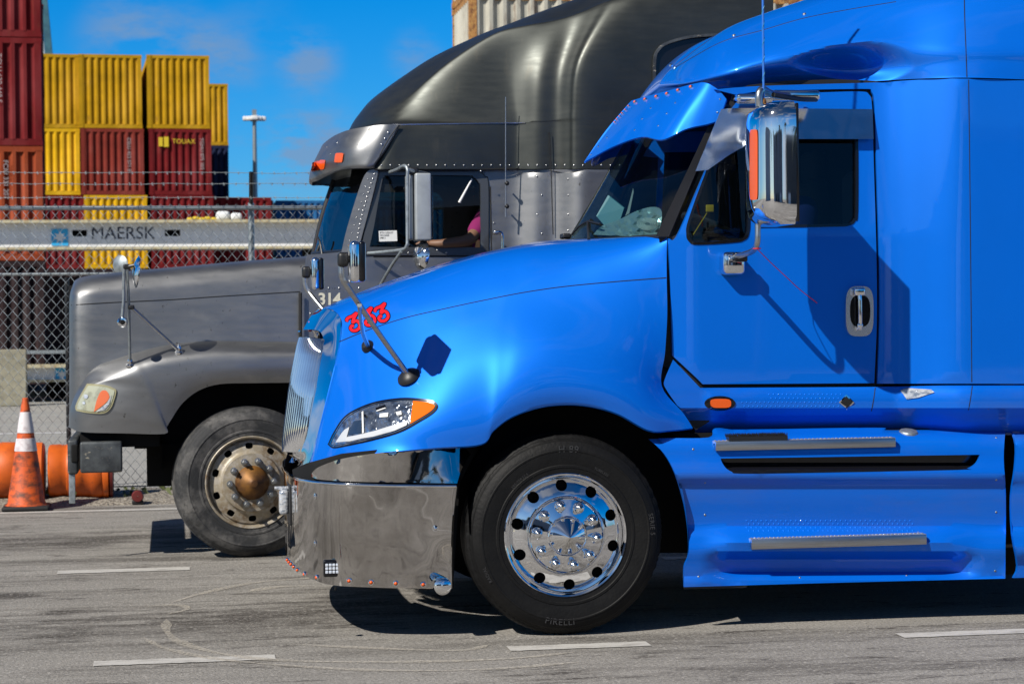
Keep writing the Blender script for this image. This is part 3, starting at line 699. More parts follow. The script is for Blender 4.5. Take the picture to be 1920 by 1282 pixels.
for a, b in ((z1, z2), (z3, z4)):
    obj('reflective_band', lathe([(rr(a)+.001, a), (rr(a)+.0035, a+.002), (rr(b)+.0035, b-.002), (rr(b)+.001, b)], (cb.x, cb.y, 0), (0, 0, 1), 40), 'coneband', q)
M['drum'] = mat('orange_drum_plastic', (.66, .12, .008), .5, noise=[(4, (.42, .07, .008), .45, .7, S1), (12, (.2, .05, .02), .6, .75, S1)])
def drum(pxl, pxr, ytop, ybot, Yd, label, flip=1):
    a = P(pxl, (ytop+ybot)/2, Yd); b = P(pxr, (ytop+ybot)/2, Yd); r = (P(pxl, ytop, Yd).z-P(pxl, ybot, Yd).z)/2*.98; L = b.x-a.x
    prof = [(0.02, 0), (r*.86, 0), (r*.93, .015), (r*.945, L*.2), (r*.92, L*.22), (r*.92, L*.3), (r*.955, L*.32), (r*.965, L*.55), (r*.945, L*.57), (r*.95, L*.7), (r*.985, L*.72), (r*.99, L*.88), (r*.96, L*.9), (r, L*.93), (r, L), (r*.9, L+.01), (.02, L+.01)]
    if flip < 0: prof = [(p_[0], L-p_[1]) for p_ in prof][::-1]
    t_ = empty('traffic_drum', (a.x, Yd, 0), label, 'traffic drum', 'orange drums lying behind the cone')
    obj('drum_body', lathe(prof, (a.x, Yd, r+.002), (1, 0, 0), 48), 'drum', t_)
    obj('rubber_foot', lathe([(r*.9, L+.012), (r*1.0, L+.015), (r*1.0, L+.04), (.05, L+.045)] if flip > 0 else [(r*.9, -.012), (r, -.015), (r, -.04), (.05, -.045)], (a.x, Yd, r+.002), (1, 0, 0), 40), 'redfoot', t_)
M['redfoot'] = mat('dark_red_rubber', (.12, .012, .01), .6)
YDr = G(60, 944).y+.28
drum(-60, 84, 832, 948, YDr, 'orange traffic drum lying on its side at the left edge behind the cone', -1)
drum(92, 204, 838, 948, YDr+.02, 'orange ribbed traffic drum lying under the grey truck bumper', 1)
bl = P(258, 926, YV)
q = empty('barricade_lamp', (bl.x, YV, 0), 'round red lamp lying by the fence under the grey truck bumper', 'lamp')
obj('lens', lathe([(.005, -.03), (.045, -.028), (.055, 0), (.045, .028), (.005, .03)], (bl.x, YV, .075), (0, 1, 0), 20), 'redfoot', q)
obj('case', rbox((bl.x, YV+.02, .02), (.1, .07, .04), .01), 'black', q)
# low weeds along the fence foot
def weeds():
    V = []; Fc = []; rnd = random.Random(5)
    for i in range(260):
        x = X0+rnd.random()*9; y = YV+.5+rnd.random()*.7
        if rnd.random() < .5: x = X0+3+rnd.gauss(0, .5)
        for k in range(4):
            a = rnd.random()*6.3; L = .03+.07*rnd.random(); n = len(V); d = Vector((math.cos(a), math.sin(a), 0))
            V += [Vector((x, y, .01)), Vector((x, y, .01))+d*L*.5+Vector((0, 0, L))+d.cross(Vector((0, 0, 1)))*.008, Vector((x, y, .0))+d*L+Vector((0, 0, L*.9))]
            Fc.append([n, n+1, n+2])
    return V, Fc
tag(obj('weeds', weeds(), mat('weed_green', (.09, .11, .035), .7), smooth=False), 'thin dry weeds along the foot of the chain link fence', kind='stuff')

# ================================================================== BEHIND THE CAMERA (unseen, added for the chrome and paint to mirror)
def warehouse(x, y, w_, dp, h_, m, label, face=1):
    q = empty('warehouse', (x, y, 0), label, 'building', 'buildings across the road')
    obj('wall', box((x, y, h_/2), (w_, dp, h_)), m, q)
    obj('roof', box((x, y, h_+.2), (w_+.8, dp+.8, .4)), 'curb', q)
    n_ = int(w_/7)
    for i in range(n_):
        obj('door', box((x-w_/2+(i+.5)*w_/n_, y+dp/2+.03, 2.1), (3.6, .1, 4.2)), 'dark' if i % 3 else 'white', q)
warehouse(-22, -62, 34, 16, 8.5, mat('warehouse_grey', (.22, .23, .25), .8), 'grey warehouse across the road behind the viewer')
warehouse(26, -58, 40, 14, 7, mat('warehouse_dark', (.07, .075, .08), .8), 'dark warehouse across the road behind the viewer')
warehouse(-75, -34, 22, 30, 12, mat('warehouse_pale', (.5, .5, .5), .8), 'pale tall shed far ahead of the trucks')
rnd = random.Random(11)
M['bark'] = mat('palm_bark', (.12, .09, .06), .9); M['frond'] = mat('palm_green', (.03, .055, .015), .7)
for i in range(9):
    x = -48+i*10+rnd.uniform(-2, 2); y = -40+rnd.uniform(-3, 3); h_ = rnd.uniform(7, 10)
    q = empty('palm_tree', (x, y, 0), 'palm tree in the row across the road behind the viewer', 'tree', 'palms across the road')
    obj('trunk', tube([(x, y, 0), (x+.2, y, h_*.5), (x, y, h_)], [.2, .13], 8, 3), 'bark', q)
    V = []; Fc = []
    for k in range(22):
        an = rnd.random()*6.28; L = rnd.uniform(1.8, 2.6); el = rnd.uniform(-.3, 1.0); n = len(V)
        for s in range(6):
            t = s/5; r_ = L*t; z = h_+math.sin(el)*r_-(.35*r_*r_); ww = .28*math.sin(PI*min(1, t*.9+.08))
            V += [Vector((x+math.cos(an)*r_-math.sin(an)*ww, y+math.sin(an)*r_+math.cos(an)*ww, z-.1)), Vector((x+math.cos(an)*r_, y+math.sin(an)*r_, z)), Vector((x+math.cos(an)*r_+math.sin(an)*ww, y+math.sin(an)*r_-math.cos(an)*ww, z-.1))]
        for s in range(5):
            for j in range(2): Fc.append([n+s*3+j, n+s*3+j+1, n+s*3+j+4, n+s*3+j+3])
    obj('crown', (V, Fc), 'frond', q)

zt_ = zt+.0
for i, (px_, s_) in enumerate(((418, .11), (443, .09))):
    q_ = P(px_, 411, YF+.3); tag(obj('sack', rbox((q_.x, YF+.3, zt+s_*.9), (s_*2.6, s_*2, s_*1.8), s_*.7, 4), 'white'), ['larger white sack lying on top of the pale grey beam', 'smaller white sack on the pale grey beam nearer the fence post'][i], 'sack')
q_ = P(384, 411, YF+.3); tag(obj('yellow_strap', join(*[rbox((q_.x-.3+.12*i, YF+.3, zt+.035+.02*(i % 2)), (.13, .1, .07), .03, 2) for i in range(6)]), 'yel'), 'crumpled yellow strap lying along the top of the pale grey beam', 'strap')
# ================================================================== WHEELS
def wheel(root, c, s=-1, kind='chrome', steer=0.0, simple=False):
    """c: centre of the outer face plane, s: side the wheel faces (-1 = towards the camera)"""
    ax = Vector((-math.sin(steer)*1.0, s*math.cos(steer), 0)); c = Vector(c); R = c.z
    k = R/.52
    prof = [(.30, -.03), (.312, .004), (.322, .012), (.345, .014), (.349, .018), (.36, .018), (.364, .015), (.40, .021), (.43, .022), (.434, .025), (.44, .025), (.444, .021), (.462, .016), (.474, .006), (.482, .002), (.488, -.008), (.4975, -.014), (.5, -.022), (.513, -.032), (.5185, -.045), (.52, -.075),
            (.519, -.08), (.505, -.082), (.505, -.09), (.519, -.092), (.52, -.115), (.505, -.118), (.505, -.126), (.52, -.129), (.52, -.152), (.505, -.155), (.505, -.163), (.52, -.166), (.52, -.19), (.505, -.193), (.505, -.2), (.519, -.203), (.517, -.235), (.5, -.262), (.47, -.275), (.40, -.285), (.31, -.27)]
    prof = [(r*k, o) for r, o in prof]
    def rf(a, j, r):
        n = int(a/(2*PI)*220)
        if 16 <= j <= 19: return -.004 if n % 2 else 0
        if j in (38, 39): return -.006 if n % 2 else 0
        return 0
    t = obj('wheel', lathe(prof, c, ax, 220 if not simple else 64, rf if not simple else None), 'tyre' if kind == 'chrome' else 'tyredust', root, auto=25)
    rim = 'chrome' if kind == 'chrome' else 'rimgrey'
    u = Vector((1, 0, 0)); u = (u-ax*u.dot(ax)).normalized(); w = Vector((0, 0, 1))
    if kind == 'chrome':
        def off(r): return lerp([0, .10, .186, .192, .197, .204, .214, .272, .286], [.052, .048, .026, .032, .028, .012, .010, -.010, -.022], r)
        hr, hR, hw = .257, .0300, 0
    else:
        def off(r): return slerp_([0, .14, .20, .212, .222, .29], [.042, .040, .030, .004, -.004, -.026], r)
        hr, hR, hw = .252, .022, 1
    fm = lambda a, b: c+u*a+w*b+ax*off(math.hypot(a, b))
    ol = [(math.cos(2*PI*i/96)*.286, math.sin(2*PI*i/96)*.286) for i in range(96)]
    holes = []
    for i in range(10):
        a0 = math.radians(94 if kind == 'chrome' else 92)+i*PI/5; hx, hy = hr*math.cos(a0), hr*math.sin(a0); h = []
        for j in range(18):
            b = 2*PI*j/18
            if hw:
                ca, sa = math.cos(b), math.sin(b); q = (abs(ca)**3.2+abs(sa)**3.2)**(-1/3.2)*hR; pr, pt = q*ca*.95, q*sa*1.2
                x = pr*math.cos(a0)-pt*math.sin(a0); y = pr*math.sin(a0)+pt*math.cos(a0)
            else: x, y = hR*math.cos(b), hR*math.sin(b)
            h.append((hx+x, hy+y))
        holes.append(h)
    hr_ = .208 if kind == 'chrome' else .215
    hub = [(math.cos(2*PI*i/96)*hr_, math.sin(2*PI*i/96)*hr_) for i in range(96)]
    hubl = lathe([(r_, off(r_)) for r_ in ([.09, .14, .186, .189, .192, .195, .197, .200, .204, .208] if kind == 'chrome' else [.10, .14, .17, .19, .20, .205, .209, .212, .215])], c, ax, 96)
    d = sheet(ol, fm, holes+[hub], step=.013, flip=(s > 0))
    flange = lathe([(.284, -.020), (.288, -.034), (.296, -.036), (.300, -.02), (.303, .006), (.308, .015), (.316, .018), (.3205, .014), (.321, .004)], c, ax, 96)
    ro = obj('rim', join(extr(d, -ax*.012), flange, hubl), rim, t, auto=35)
    obj('brake_drum', lathe([(.30, -.07), (.02, -.07)], c, ax, 40), 'dark', t)
    if kind == 'chrome':
        obj('hub_cap', lathe([(.103, .042), (.104, .052), (.100, .056), (.094, .052), (.092, .058), (.001, .135)], c, ax, 20), rim, t, auto=12)
        nr, a1 = .155, 102
    else:
        obj('hub_cap', lathe([(.118, .03), (.118, .045), (.112, .055), (.098, .075), (.055, .120), (.03, .13), (.022, .142), (.001, .144)], c, ax, 32), 'gold', t)
        nr, a1 = .152, 74
    for i in range(10):
        a = math.radians(a1)+i*PI/5; p = c+u*nr*math.cos(a)+w*nr*math.sin(a)+ax*off(nr)
        if kind == 'chrome':
            n = lathe([(.031, -.004), (.030, .008), (.0255, .011), (.024, .040), (.020, .052), (.011, .059), (.001, .060)], p, ax, 12)
        else:
            n = join(lathe([(.020, 0), (.020, .042), (.016, .046), (.001, .047)], p, ax, 6), lathe([(.024, 0), (.024, .008), (.014, .009)], p, ax, 16), lathe([(.011, .04), (.011, .070), (.001, .071)], p, ax, 10))
        obj('lug_nut', n, rim if kind == 'chrome' else 'nut', t, auto=30)
    return t, u, w, ax
def arc_text(parent, s, size, c, u, w, ax, r, a0, off, m, flip=False, space=1.0):
    """lettering set round a wheel; a0: centre angle in degrees"""
    def fm(x, y, wd):
        if flip: a = math.radians(a0)+(x-wd/2)/r; rr_ = r-y+size*.35
        else: a = math.radians(a0)-(x-wd/2)/r; rr_ = r+y-size*.35
        return c+u*rr_*math.cos(a)+w*rr_*math.sin(a)+ax*off
    return obj('lettering', text(s, size, fm, space=space, extrude=0), m, parent, smooth=False)
# ================================================================== BLUE TRUCK
BC = 1.22
bt_ = empty('semi_truck', (0, BC, 0), 'shiny bright blue semi truck with chrome bumper and red number on its nose', 'truck')
def pair_(name, vf, m, yc):
    par = bt_ if yc == BC else gt
    o = obj(name, vf, m, par); obj(name, mirrored(vf, yc), m, par); return o
def bo(name, vf, m, parent=None, **k): return obj(name, vf, m, parent or bt_, **k)
hoodnet = [  # rows from the lower edge to the centre line; (px, py, Y)
 [(579,873,.60),(640,858,.24),(730,847,.05),(820,839,-.01),(903,832,-.03),(926,806,-.04),(960,781,-.05),(1010,763,-.05),(1060,757,-.05),(1110,761,-.05),(1160,776,-.05),(1216,806,-.03),(1260,806,.02),(1299,802,.06)],
 [(588,842,.61),(650,824,.26),(737,810,.04),(825,800,-.03),(905,795,-.05),(930,774,-.065),(965,751,-.07),(1012,735,-.075),(1060,730,-.075),(1108,733,-.075),(1158,745,-.07),(1210,770,-.05),(1250,774,.01),(1281,774,.06)],
 [(601,792,.62),(660,776,.34),(742,762,.10),(828,748,.0),(903,738,-.03),(935,722,-.045),(970,703,-.055),(1015,691,-.06),(1060,687,-.06),(1108,690,-.055),(1155,698,-.05),(1200,712,-.02),(1225,719,.04),(1241,724,.08)],
 [(616,734,.63),(670,718,.42),(748,700,.22),(832,682,.10),(902,665,.05),(940,655,.03),(975,645,.01),(1018,638,.0),(1060,636,.0),(1108,638,.005),(1155,642,.02),(1196,650,.05),(1225,655,.08),(1247,660,.10)],
 [(631,674,.66),(684,657,.50),(755,640,.34),(836,620,.22),(905,605,.17),(945,598,.15),(980,592,.14),(1020,588,.125),(1060,585,.12),(1108,583,.115),(1155,584,.11),(1196,586,.11),(1228,588,.12),(1251,590,.12)],
 [(638,640,.69),(690,619,.55),(760,596,.40),(838,578,.30),(908,563,.25),(950,554,.23),(985,548,.22),(1024,542,.21),(1062,537,.20),(1110,532,.18),(1157,528,.165),(1197,525,.155),(1228,523,.145),(1250,521,.14)],
 [(640,607,.75),(692,586,.62),(762,562,.49),(840,540,.40),(908,524,.35),(955,515,.32),(990,508,.30),(1030,502,.28),(1066,497,.27),(1112,489,.24),(1158,482,.22),(1198,476,.20),(1228,472,.18),(1250,470,.17)],
 [(634,588,.82),(688,559,.74),(760,529,.65),(840,500,.58),(908,480,.52),(955,470,.49),(990,464,.46),(1032,459,.44),(1070,456,.42),(1116,452,.38),(1160,449,.33),(1200,446,.27),(1228,445,.22),(1250,444,.19)],
 [(612,579,1.0),(664,556,1.0),(735,528,1.0),(812,504,1.0),(880,483,1.0),(922,471,1.0),(955,463,1.0),(985,457,.98),(1010,453,.95),(1045,450,.85),(1100,449,.70),(1150,448,.52),(1200,446,.36),(1246,444,.21)],
 [(594,588,BC),(646,564,BC),(720,536,BC),(795,512,BC),(862,492,BC),(903,480,BC),(935,471,BC),(965,464,BC),(988,459,BC),(1012,455,BC),(1042,452,1.1),(1095,450,.80),(1160,448,.50),(1244,445,.22)]]
hg = grid(net(hoodnet), 6, 6); hg = relax(hg, 9*6+1, 45)
HB = bvh(hg); HIT = hitter(HB)
hood = bo('hood', join(extr(hg, (0, .012, -.008)), mirrored(extr(hg, (0, .012, -.008)), BC)), 'blue', weld=True)
def seam(parent, pts, tree, r=.0035, m='rubber', fall=.1, name='panel_gap', n=8, off=-.001):
    q = [Vector((p[0], p[1], 0)) for p in pts]; q = spline(q, n); h = hitter(tree, off, fall)
    return obj(name, tube([h(p.x, p.y) for p in q], r, 6), m, parent)
seam(hood, [(638, 640), (690, 619), (760, 596), (838, 578), (908, 563), (985, 548), (1062, 537), (1157, 528), (1249, 521)], HB, .003)
# --- chrome grille surround and grille
so = [(551,878,.98),(563,877,.80),(575,874,.68),(586,850,.62),(596,812,.615),(612,746,.62),(628,681,.65),(636,640,.68),(639,606,.74),(633,589,.82),(612,579,.95),(595,581,BC)]
si = [(541,852,1.05),(551,851,.88),(565,838,.80),(572,822,.78),(577,795,.78),(587,735,.79),(597,680,.81),(603,650,.83),(606,634,.87),(600,622,.93),(588,618,1.0),(568,618,BC)]
sp = [(560,866,.93),(566,862,.80),(574,850,.72),(582,834,.685),(590,800,.68),(604,738,.685),(617,680,.71),(625,645,.74),(626,618,.80),(619,602,.87),(603,592,.97),(582,594,BC)]
sg = grid(net([so, sp, si]), 4, 5)
bo('grille_surround', join(extr(sg, (.03, .02, 0)), mirrored(extr(sg, (.03, .02, 0)), BC)), 'chrome', weld=True)
def gpt(a, t):                       # a 0 at the near edge .. 1 centre line, t 0 bottom .. 1 top
    e = P(*[lerp([0, .1, .5, .9, 1], v, t) for v in ((566, 575, 586, 601, 605), (848, 805, 730, 655, 636), (.80, .78, .79, .82, .86))])
    c = P(*[lerp([0, .1, .5, .9, 1], v, t) for v in ((533, 534.5, 545, 560, 565), (846, 815, 730, 650, 632), (BC, BC, BC, BC, BC))])
    p = e.lerp(c, a); p.x -= math.sin(a*PI/2)*.03-.03*a; return p
pk = [[gpt(i/6, j/10)+Vector((.035, 0, 0)) for j in range(11)] for i in range(7)]
bars = []
nb = 11
for i in range(nb*2-1):
    a = i/(nb-1); mm_ = a > 1
    a = 2-a if mm_ else a
    pts = [gpt(a, j/12) for j in range(13)]
    if mm_: pts = [Vector((p.x, 2*BC-p.y, p.z)) for p in pts]
    V = []; Fc = []
    for p in pts: V += [p+Vector((.03, -.010, 0)), p+Vector((-.002, -.010, 0)), p+Vector((-.014, -.001, 0)), p+Vector((-.002, .009, 0)), p+Vector((.03, .010, 0))]
    for j in range(12):
        for k in range(4): Fc.append([j*5+k, j*5+k+1, (j+1)*5+k+1, (j+1)*5+k])
    Fc += [[0, 1, 2, 3, 4], [60, 64, 63, 62, 61]]
    bars.append((V, Fc))
gr_ = bo('grille', join(*bars), 'chrome')
gb = grid(pk, 1, 1); obj('grille_mesh', join(gb, mirrored(gb, BC)), 'black', gr_)
e0 = P(558, 622, BC-.02); bo('emblem', rbox((e0.x+.07, BC, e0.z+.03), (.02, .09, .06), .008), 'red')
bo('nose_ornament', tube([P(560, 622, BC), P(564, 622, BC-.05)], .006, 8), 'chrome')
# --- bumper
YBX = [537, 541, 548, 562, 590, 630, 680, 740, 800, 850, 905]; YBY = [BC, 1.05, .8, .50, .25, .10, .035, .0, .0, .02, .06]
def Yb(x): return lerp(YBX, YBY, x)
btop = [(845,912),(800,911),(740,910.5),(680,909),(630,907),(590,904),(562,899),(547,893),(540,888),(537,885)]
bbot = [(846,1103),(800,1103),(740,1102),(680,1100),(630,1097),(594,1089),(566,1074),(550,1061),(543,1054),(538,1047)]
rows = []
for k in range(5):
    t = k/4; rows.append([((a[0]*(1-t)+b[0]*t), a[1]*(1-t)+b[1]*t, [.02, .0, 0, .035, .10, .25, .50, .8, 1.05, BC][i]+t*.035) for i, (a, b) in enumerate(zip(btop, bbot))])
rows[1][0] = (849, rows[1][0][1], .02); rows[2][0] = (846, rows[2][0][1], .02); rows[0][0] = (855, 912, .02)
bg_ = grid(net(rows), 6, 5); BB = bvh(bg_)
bump_ = bo('bumper', join(extr(bg_, (.012, .012, 0)), mirrored(extr(bg_, (.012, .012, 0)), BC)), 'wavy', weld=True)
lip = [P(p[0], p[1], rows[0][i][2]-.006) for i, p in enumerate([(855, 911)]+btop[1:])]
lip2 = lip+[Vector((p.x, 2*BC-p.y, p.z)) for p in lip[::-1][1:]]
obj('rolled_edge', tube(lip2, .0085, 10, 4), 'chrome', bump_)
wd = [(903,833,1),(884,849),(866,878),(857,906,1),(800,905),(740,904),(680,903),(630,901),(596,898),(584,893,1),(586,885),(600,874),(640,860),(700,850),(800,840)]
ws = sheet(sm(wd, 4), lambda x, y: P(x, y, Yb(x)+.03+.055*max(0, min(1, (x-730)/150))**1.5*(905-y)/70+.012*math.sin((x-600)/23)*max(0, min(1, (x-690)/120))), step=7)
obj('upper_trim', extr(ws, (.005, .012, 0)), 'wavy', bump_); obj('upper_trim', mirrored(extr(ws, (.005, .012, 0)), BC), 'wavy', bump_)
# dark backing under hood edge and behind bumper
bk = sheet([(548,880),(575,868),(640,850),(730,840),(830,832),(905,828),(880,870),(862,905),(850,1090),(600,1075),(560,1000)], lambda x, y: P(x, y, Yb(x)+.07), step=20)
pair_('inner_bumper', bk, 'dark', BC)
for (x, y) in ((591, 930), (591, 1018), (816, 990), (583, 945), (798, 1043)):
    if x in (583, 798): continue
    p, n = hitn(BB, x, y); obj('bolt', join(dome(p, n, .011, .5, 12), lathe([(.016, 0), (.016, .003), (.01, .004)], p, n, 14)), 'chrome', bump_)
for (x, y) in ((538,1050),(541,1054),(545,1058),(550,1063),(557,1069),(572,1077),(595,1083),(655,1089),(696,1092),(742,1094),(793,1096)):
    p, n = hitn(BB, x, y-1); s_ = .0135 if x > 570 else .011
    r_ = obj('marker_light', dome(p+n*.004, n, s_*.72, .9, 12), 'amber', bump_)
    obj('bezel', lathe([(s_*1.15, 0), (s_*1.1, .006), (s_*.75, .008)], p, n, 16), 'chrome', r_)
p, n = hitn(BB, 622, 1064)
wl = obj('work_light', rbox(p+Vector((0, -.012, 0)), (.088, .03, .088), .01), 'gloss', bump_)
leds = []
for i in range(4):
    for j in range(3): leds.append(rbox(p+Vector((-.027+.018*i, -.028, -.018+.018*j)), (.015, .006, .015), .003, 2))
obj('led_array', join(*leds), mat('led_lens', (.75, .8, .88), .15, .2, 1), wl)
p = P(829, 1098, -.02); bo('tow_hook_cover', join(lathe([(.001, -.03), (.03, -.029), (.044, -.02), (.047, 0), (.047, .07), (.03, .085)], p, (0, 1, 0), 24)), 'chrome')
bo('licence_holder', join(rbox((P(549, 940, 1.0).x-.015, 1.0, P(549, 943, 1.0).z), (.02, .26, .22), .005), rbox((P(548, 1010, 1.0).x, 1.05, P(548, 1008, 1.0).z), (.02, .2, .14), .005)), 'black')
lp = P(532, 940, 1.0); bo('fog_light', join(rbox((lp.x-.0, 1.0, lp.z), (.055, .1, .14), .02), tube([(lp.x-.05, 1.0, lp.z+.075), (lp.x+.04, 1.0, lp.z+.075)], .01, 8)), 'clear')
p = P(629, 1100, .12); bo('hanging_bolt', tube([p, p-Vector((0, 0, .015))], .006, 8), 'dark')
# --- headlight
ho = [(614,833,1),(625,810),(644,782),(670,765),(706,752),(750,745.5),(787,746.5),(812,751),(821,761),(812,774),(787,790),(750,810),(700,825),(650,836),(625,840)]
def shrink(pts, k, c=None):
    cx = c[0] if c else sum(p[0] for p in pts)/len(pts); cy = c[1] if c else sum(p[1] for p in pts)/len(pts)
    return [(cx+(p[0]-cx)*k, cy+(p[1]-cy)*k, *p[2:]) for p in pts]
def inset(pts, d):
    out = []; N = len(pts); A = sum(pts[i][0]*pts[(i+1) % N][1]-pts[(i+1) % N][0]*pts[i][1] for i in range(N)); sgn = 1 if A > 0 else -1
    for i in range(N):
        a, b, c = Vector(pts[i-1][:2]), Vector(pts[i][:2]), Vector(pts[(i+1) % N][:2])
        n1 = Vector((-(b-a).y, (b-a).x)).normalized(); n2 = Vector((-(c-b).y, (c-b).x)).normalized(); n = (n1+n2); n = n.normalized() if n.length > 1e-6 else n1
        q = b+n*d*sgn/max(.6, n.dot(n1)); out.append((q.x, q.y, *pts[i][2:]))
    return out
def flat_on(outl, off, st=6, tree=HB, fall=.1, holes=()):
    h = hitter(tree, off, fall); return sheet(outl, lambda x, y: h(x, y), holes, st)
def both(vf): return join(vf, mirrored(vf, BC))
H0 = sm(ho, 5); H1 = inset(H0, 3.0); H2 = inset(H0, 5.5)
hl = bo('headlight', flat_on(H0, .005), 'gloss')
obj('chrome_bezel', flat_on(H1, .007, holes=[inset(H0, 4.2)]), 'chrome', hl)
xam = lambda y: 768+8*math.sin((y-750)/50*PI)
def clip(poly, f, keep):
    out = []
    for i in range(len(poly)):
        a, b = poly[i], poly[(i+1) % len(poly)]; fa, fb = f(a), f(b)
        if (fa >= 0) == keep: out.append(a)
        if (fa >= 0) != (fb >= 0): t = fa/(fa-fb); out.append((a[0]+(b[0]-a[0])*t, a[1]+(b[1]-a[1])*t))
    return out
fa_ = lambda p: p[0]-(772-(p[1]-770)*.12)
ca = clip([tuple(q[:2]) for q in H2], fa_, False); aa = clip([tuple(q[:2]) for q in H2], fa_, True)
M['reflector'] = mat('headlight_reflector', (.55, .6, .66), .12, .9, 0, noise=[(16, (.16, .2, .27), .42, .62, (1, 1, 1.5))], bump=(14, .02, S1))
obj('reflector', flat_on(ca, .008), 'reflector', hl)
obj('turn_lens', flat_on(aa, .010), mat('amber_turn_lens', (.85, .15, .008), .7, spec=.08), hl)
obj('lower_strip', flat_on([(629,829),(640,812),(646,805),(655,800),(650,819),(700,808),(745,794),(765,787),(762,797),(740,807),(700,818),(655,827)], .013), mat('light_guide', (.55, .57, .6), .3, 0, 1), hl)
obj('projector_housing', flat_on([(652,815),(663,789),(678,787),(677,812)], .012), mat('headlight_blue_shade', (.05, .09, .16), .15, .6, 1), hl)
obj('lamp_bulb', join(flat_on([(678,772),(681,770),(682,811),(679,812)], .016, 4), flat_on([(705,766),(722,760),(723,765),(706,771)], .016, 4), flat_on([(712,775),(728,773),(727,781),(711,782)], .017, 4), flat_on([(742,772),(752,770),(753,777),(744,778)], .017, 4)), 'white', hl)
obj('lamp_shroud', join(flat_on([(704,764),(722,758),(723,763),(705,769)], .018, 4), flat_on([(681,776),(686,776),(686,781),(682,782)], .018, 4)), 'gloss', hl)
# --- number on the nose
def three(cx, cy, k, ang=-.33):
    st = [(-9, -8), (-9.5, -12), (-5, -14), (2, -14.5), (10, -17), (3, -10), (-1, -4), (5, -5), (9, 0), (8, 7), (1, 11), (-6, 9), (-8, 4), (-4, 1), (-2, 4)]
    ca_, sa_ = math.cos(ang), math.sin(ang)
    return [(cx+k*(x*ca_-y*sa_), cy+k*(x*sa_+y*ca_)) for x, y in st]
def stroke(pts, w, off, tree):
    q = spline([Vector((p[0], p[1], 0)) for p in pts], 6); h = hitter(tree, off, .1); V = []; Fc = []
    for i, p in enumerate(q):
        t = (q[min(i+1, len(q)-1)]-q[max(i-1, 0)]).normalized(); s = Vector((-t.y, t.x, 0)); ww = w*(1.0 if 2 < i < len(q)-3 else .55)
        a, b = p+s*ww, p-s*ww; V += [h(a.x, a.y), h(b.x, b.y)]
    for i in range(len(q)-1): Fc.append([2*i, 2*i+2, 2*i+3, 2*i+1])
    return V, Fc
cen = [(664, 608), (692, 598), (717, 590)]
num = bo('number', join(*[stroke(three(x, y, 1.08), 4.2, .0035, HB) for x, y in cen]), 'gloss', smooth=False)
obj('digit_fill', join(*[stroke(three(x, y, 1.08), 2.6, .006, HB) for x, y in cen]), 'redpaint', num, smooth=False)
# --- windscreen, pillar, wipers
wn = [[(1243,441,.21),(1190,444,.42),(1120,448,.80),(1064,450,BC)], [(1290,335,.25),(1240,345,.48),(1170,358,.85),(1113,368,BC)], [(1336,236,.30),(1292,246,.55),(1222,262,.88),(1166,275,BC)], [(1350,205,.33),(1305,215,.58),(1240,232,.9),(1186,245,BC)]]
wg = grid(net(wn), 6, 4); bo('windscreen', join(wg, mirrored(wg, BC)), 'wind', weld=True)
WB = bvh(wg)
pl = [(1229,444,1),(1254,444,1),(1302,330),(1346,225),(1356,200,1),(1340,205,1),(1328,236),(1284,330)]
ps_ = sheet(pl, lambda x, y: P(x, y, lerp([200, 444], [.26, .17], y)), step=12)
pe = extr(ps_, (.03, .05, 0)); pair_('windscreen_pillar', pe, 'black', BC)
base_ = [P(1064, 452, BC-.0), P(1120, 450, .78), P(1190, 446, .40), P(1243, 443, .19)]
bo('cowl_seal', tube(base_+[], .012, 8, 5), 'black')
h = hitter(WB, .02, .5)
wip = bo('wiper', tube([h(1104, 449), h(1103, 430), h(1102, 416), h(1108, 412)], .008, 8), 'black')
obj('wiper_blade', tube([h(1072, 440), h(1085, 425), h(1102, 415), h(1125, 420)], .006, 6), 'black', wip)
bo('cowl_bracket', rbox(P(1060, 443, 1.15), (.05, .1, .03), .01), 'black')
# --- sun visor
vt = [(1362,186,.20),(1346,168,.215),(1324,156,.245),(1303,157,.34),(1250,171,.66),(1212,181,.96),(1184,189,BC)]
vb = [(1348,226,.20),(1326,233,.21),(1286,242,.235),(1242,262,.30),(1203,257,.56),(1152,274,.86),(1095,304,BC)]
vm = [((a[0]+b[0])/2+(2 if 2 < i < 5 else 0), (a[1]+b[1])/2-(2 if i > 2 else 0), (a[2]+b[2])/2-(.03 if i > 3 else .012 if i == 3 else 0)) for i, (a, b) in enumerate(zip(vt, vb))]
vg = grid(net([vb, vm, vt]), 7, 6); vg = relax(vg, 13, 4); VB = bvh(vg); ve = extr(vg, (.006, .008, -.006))
vis = bo('sun_visor', join(ve, mirrored(ve, BC)), 'blue', weld=True)
for (x, y) in ((1295,161),(1271,167.5),(1250,174),(1230,179.5),(1209,184.5),(1190,189.5),(1178,197),(1172,204),(1166,210.5),(1161,216.5),(1156,222),(1152,227.5)):
    p, n = hitn(VB, x+1, y+3, BC)
    s_ = 1 if x > 1185 else .7
    r_ = obj('marker_light', dome(p+n*.004, n, .009*s_, 1.0, 12), 'amber', vis); obj('bezel', lathe([(.013*s_, 0), (.012*s_, .005), (.008*s_, .007)], p, n, 14), 'chrome', r_)
rv_ = []
for (x, y) in ((1220,203),(1266,193),(1250,213),(1204,223),(1234,236),(1190,244),(1138,258),(1350,186),(1122,275),(1108,290),(1345,211)):
    p, n = hitn(VB, x, y, .5); rv_.append(dome(p, n, .006, .6, 8))
obj('rivets', join(*rv_), 'chrome', vis)
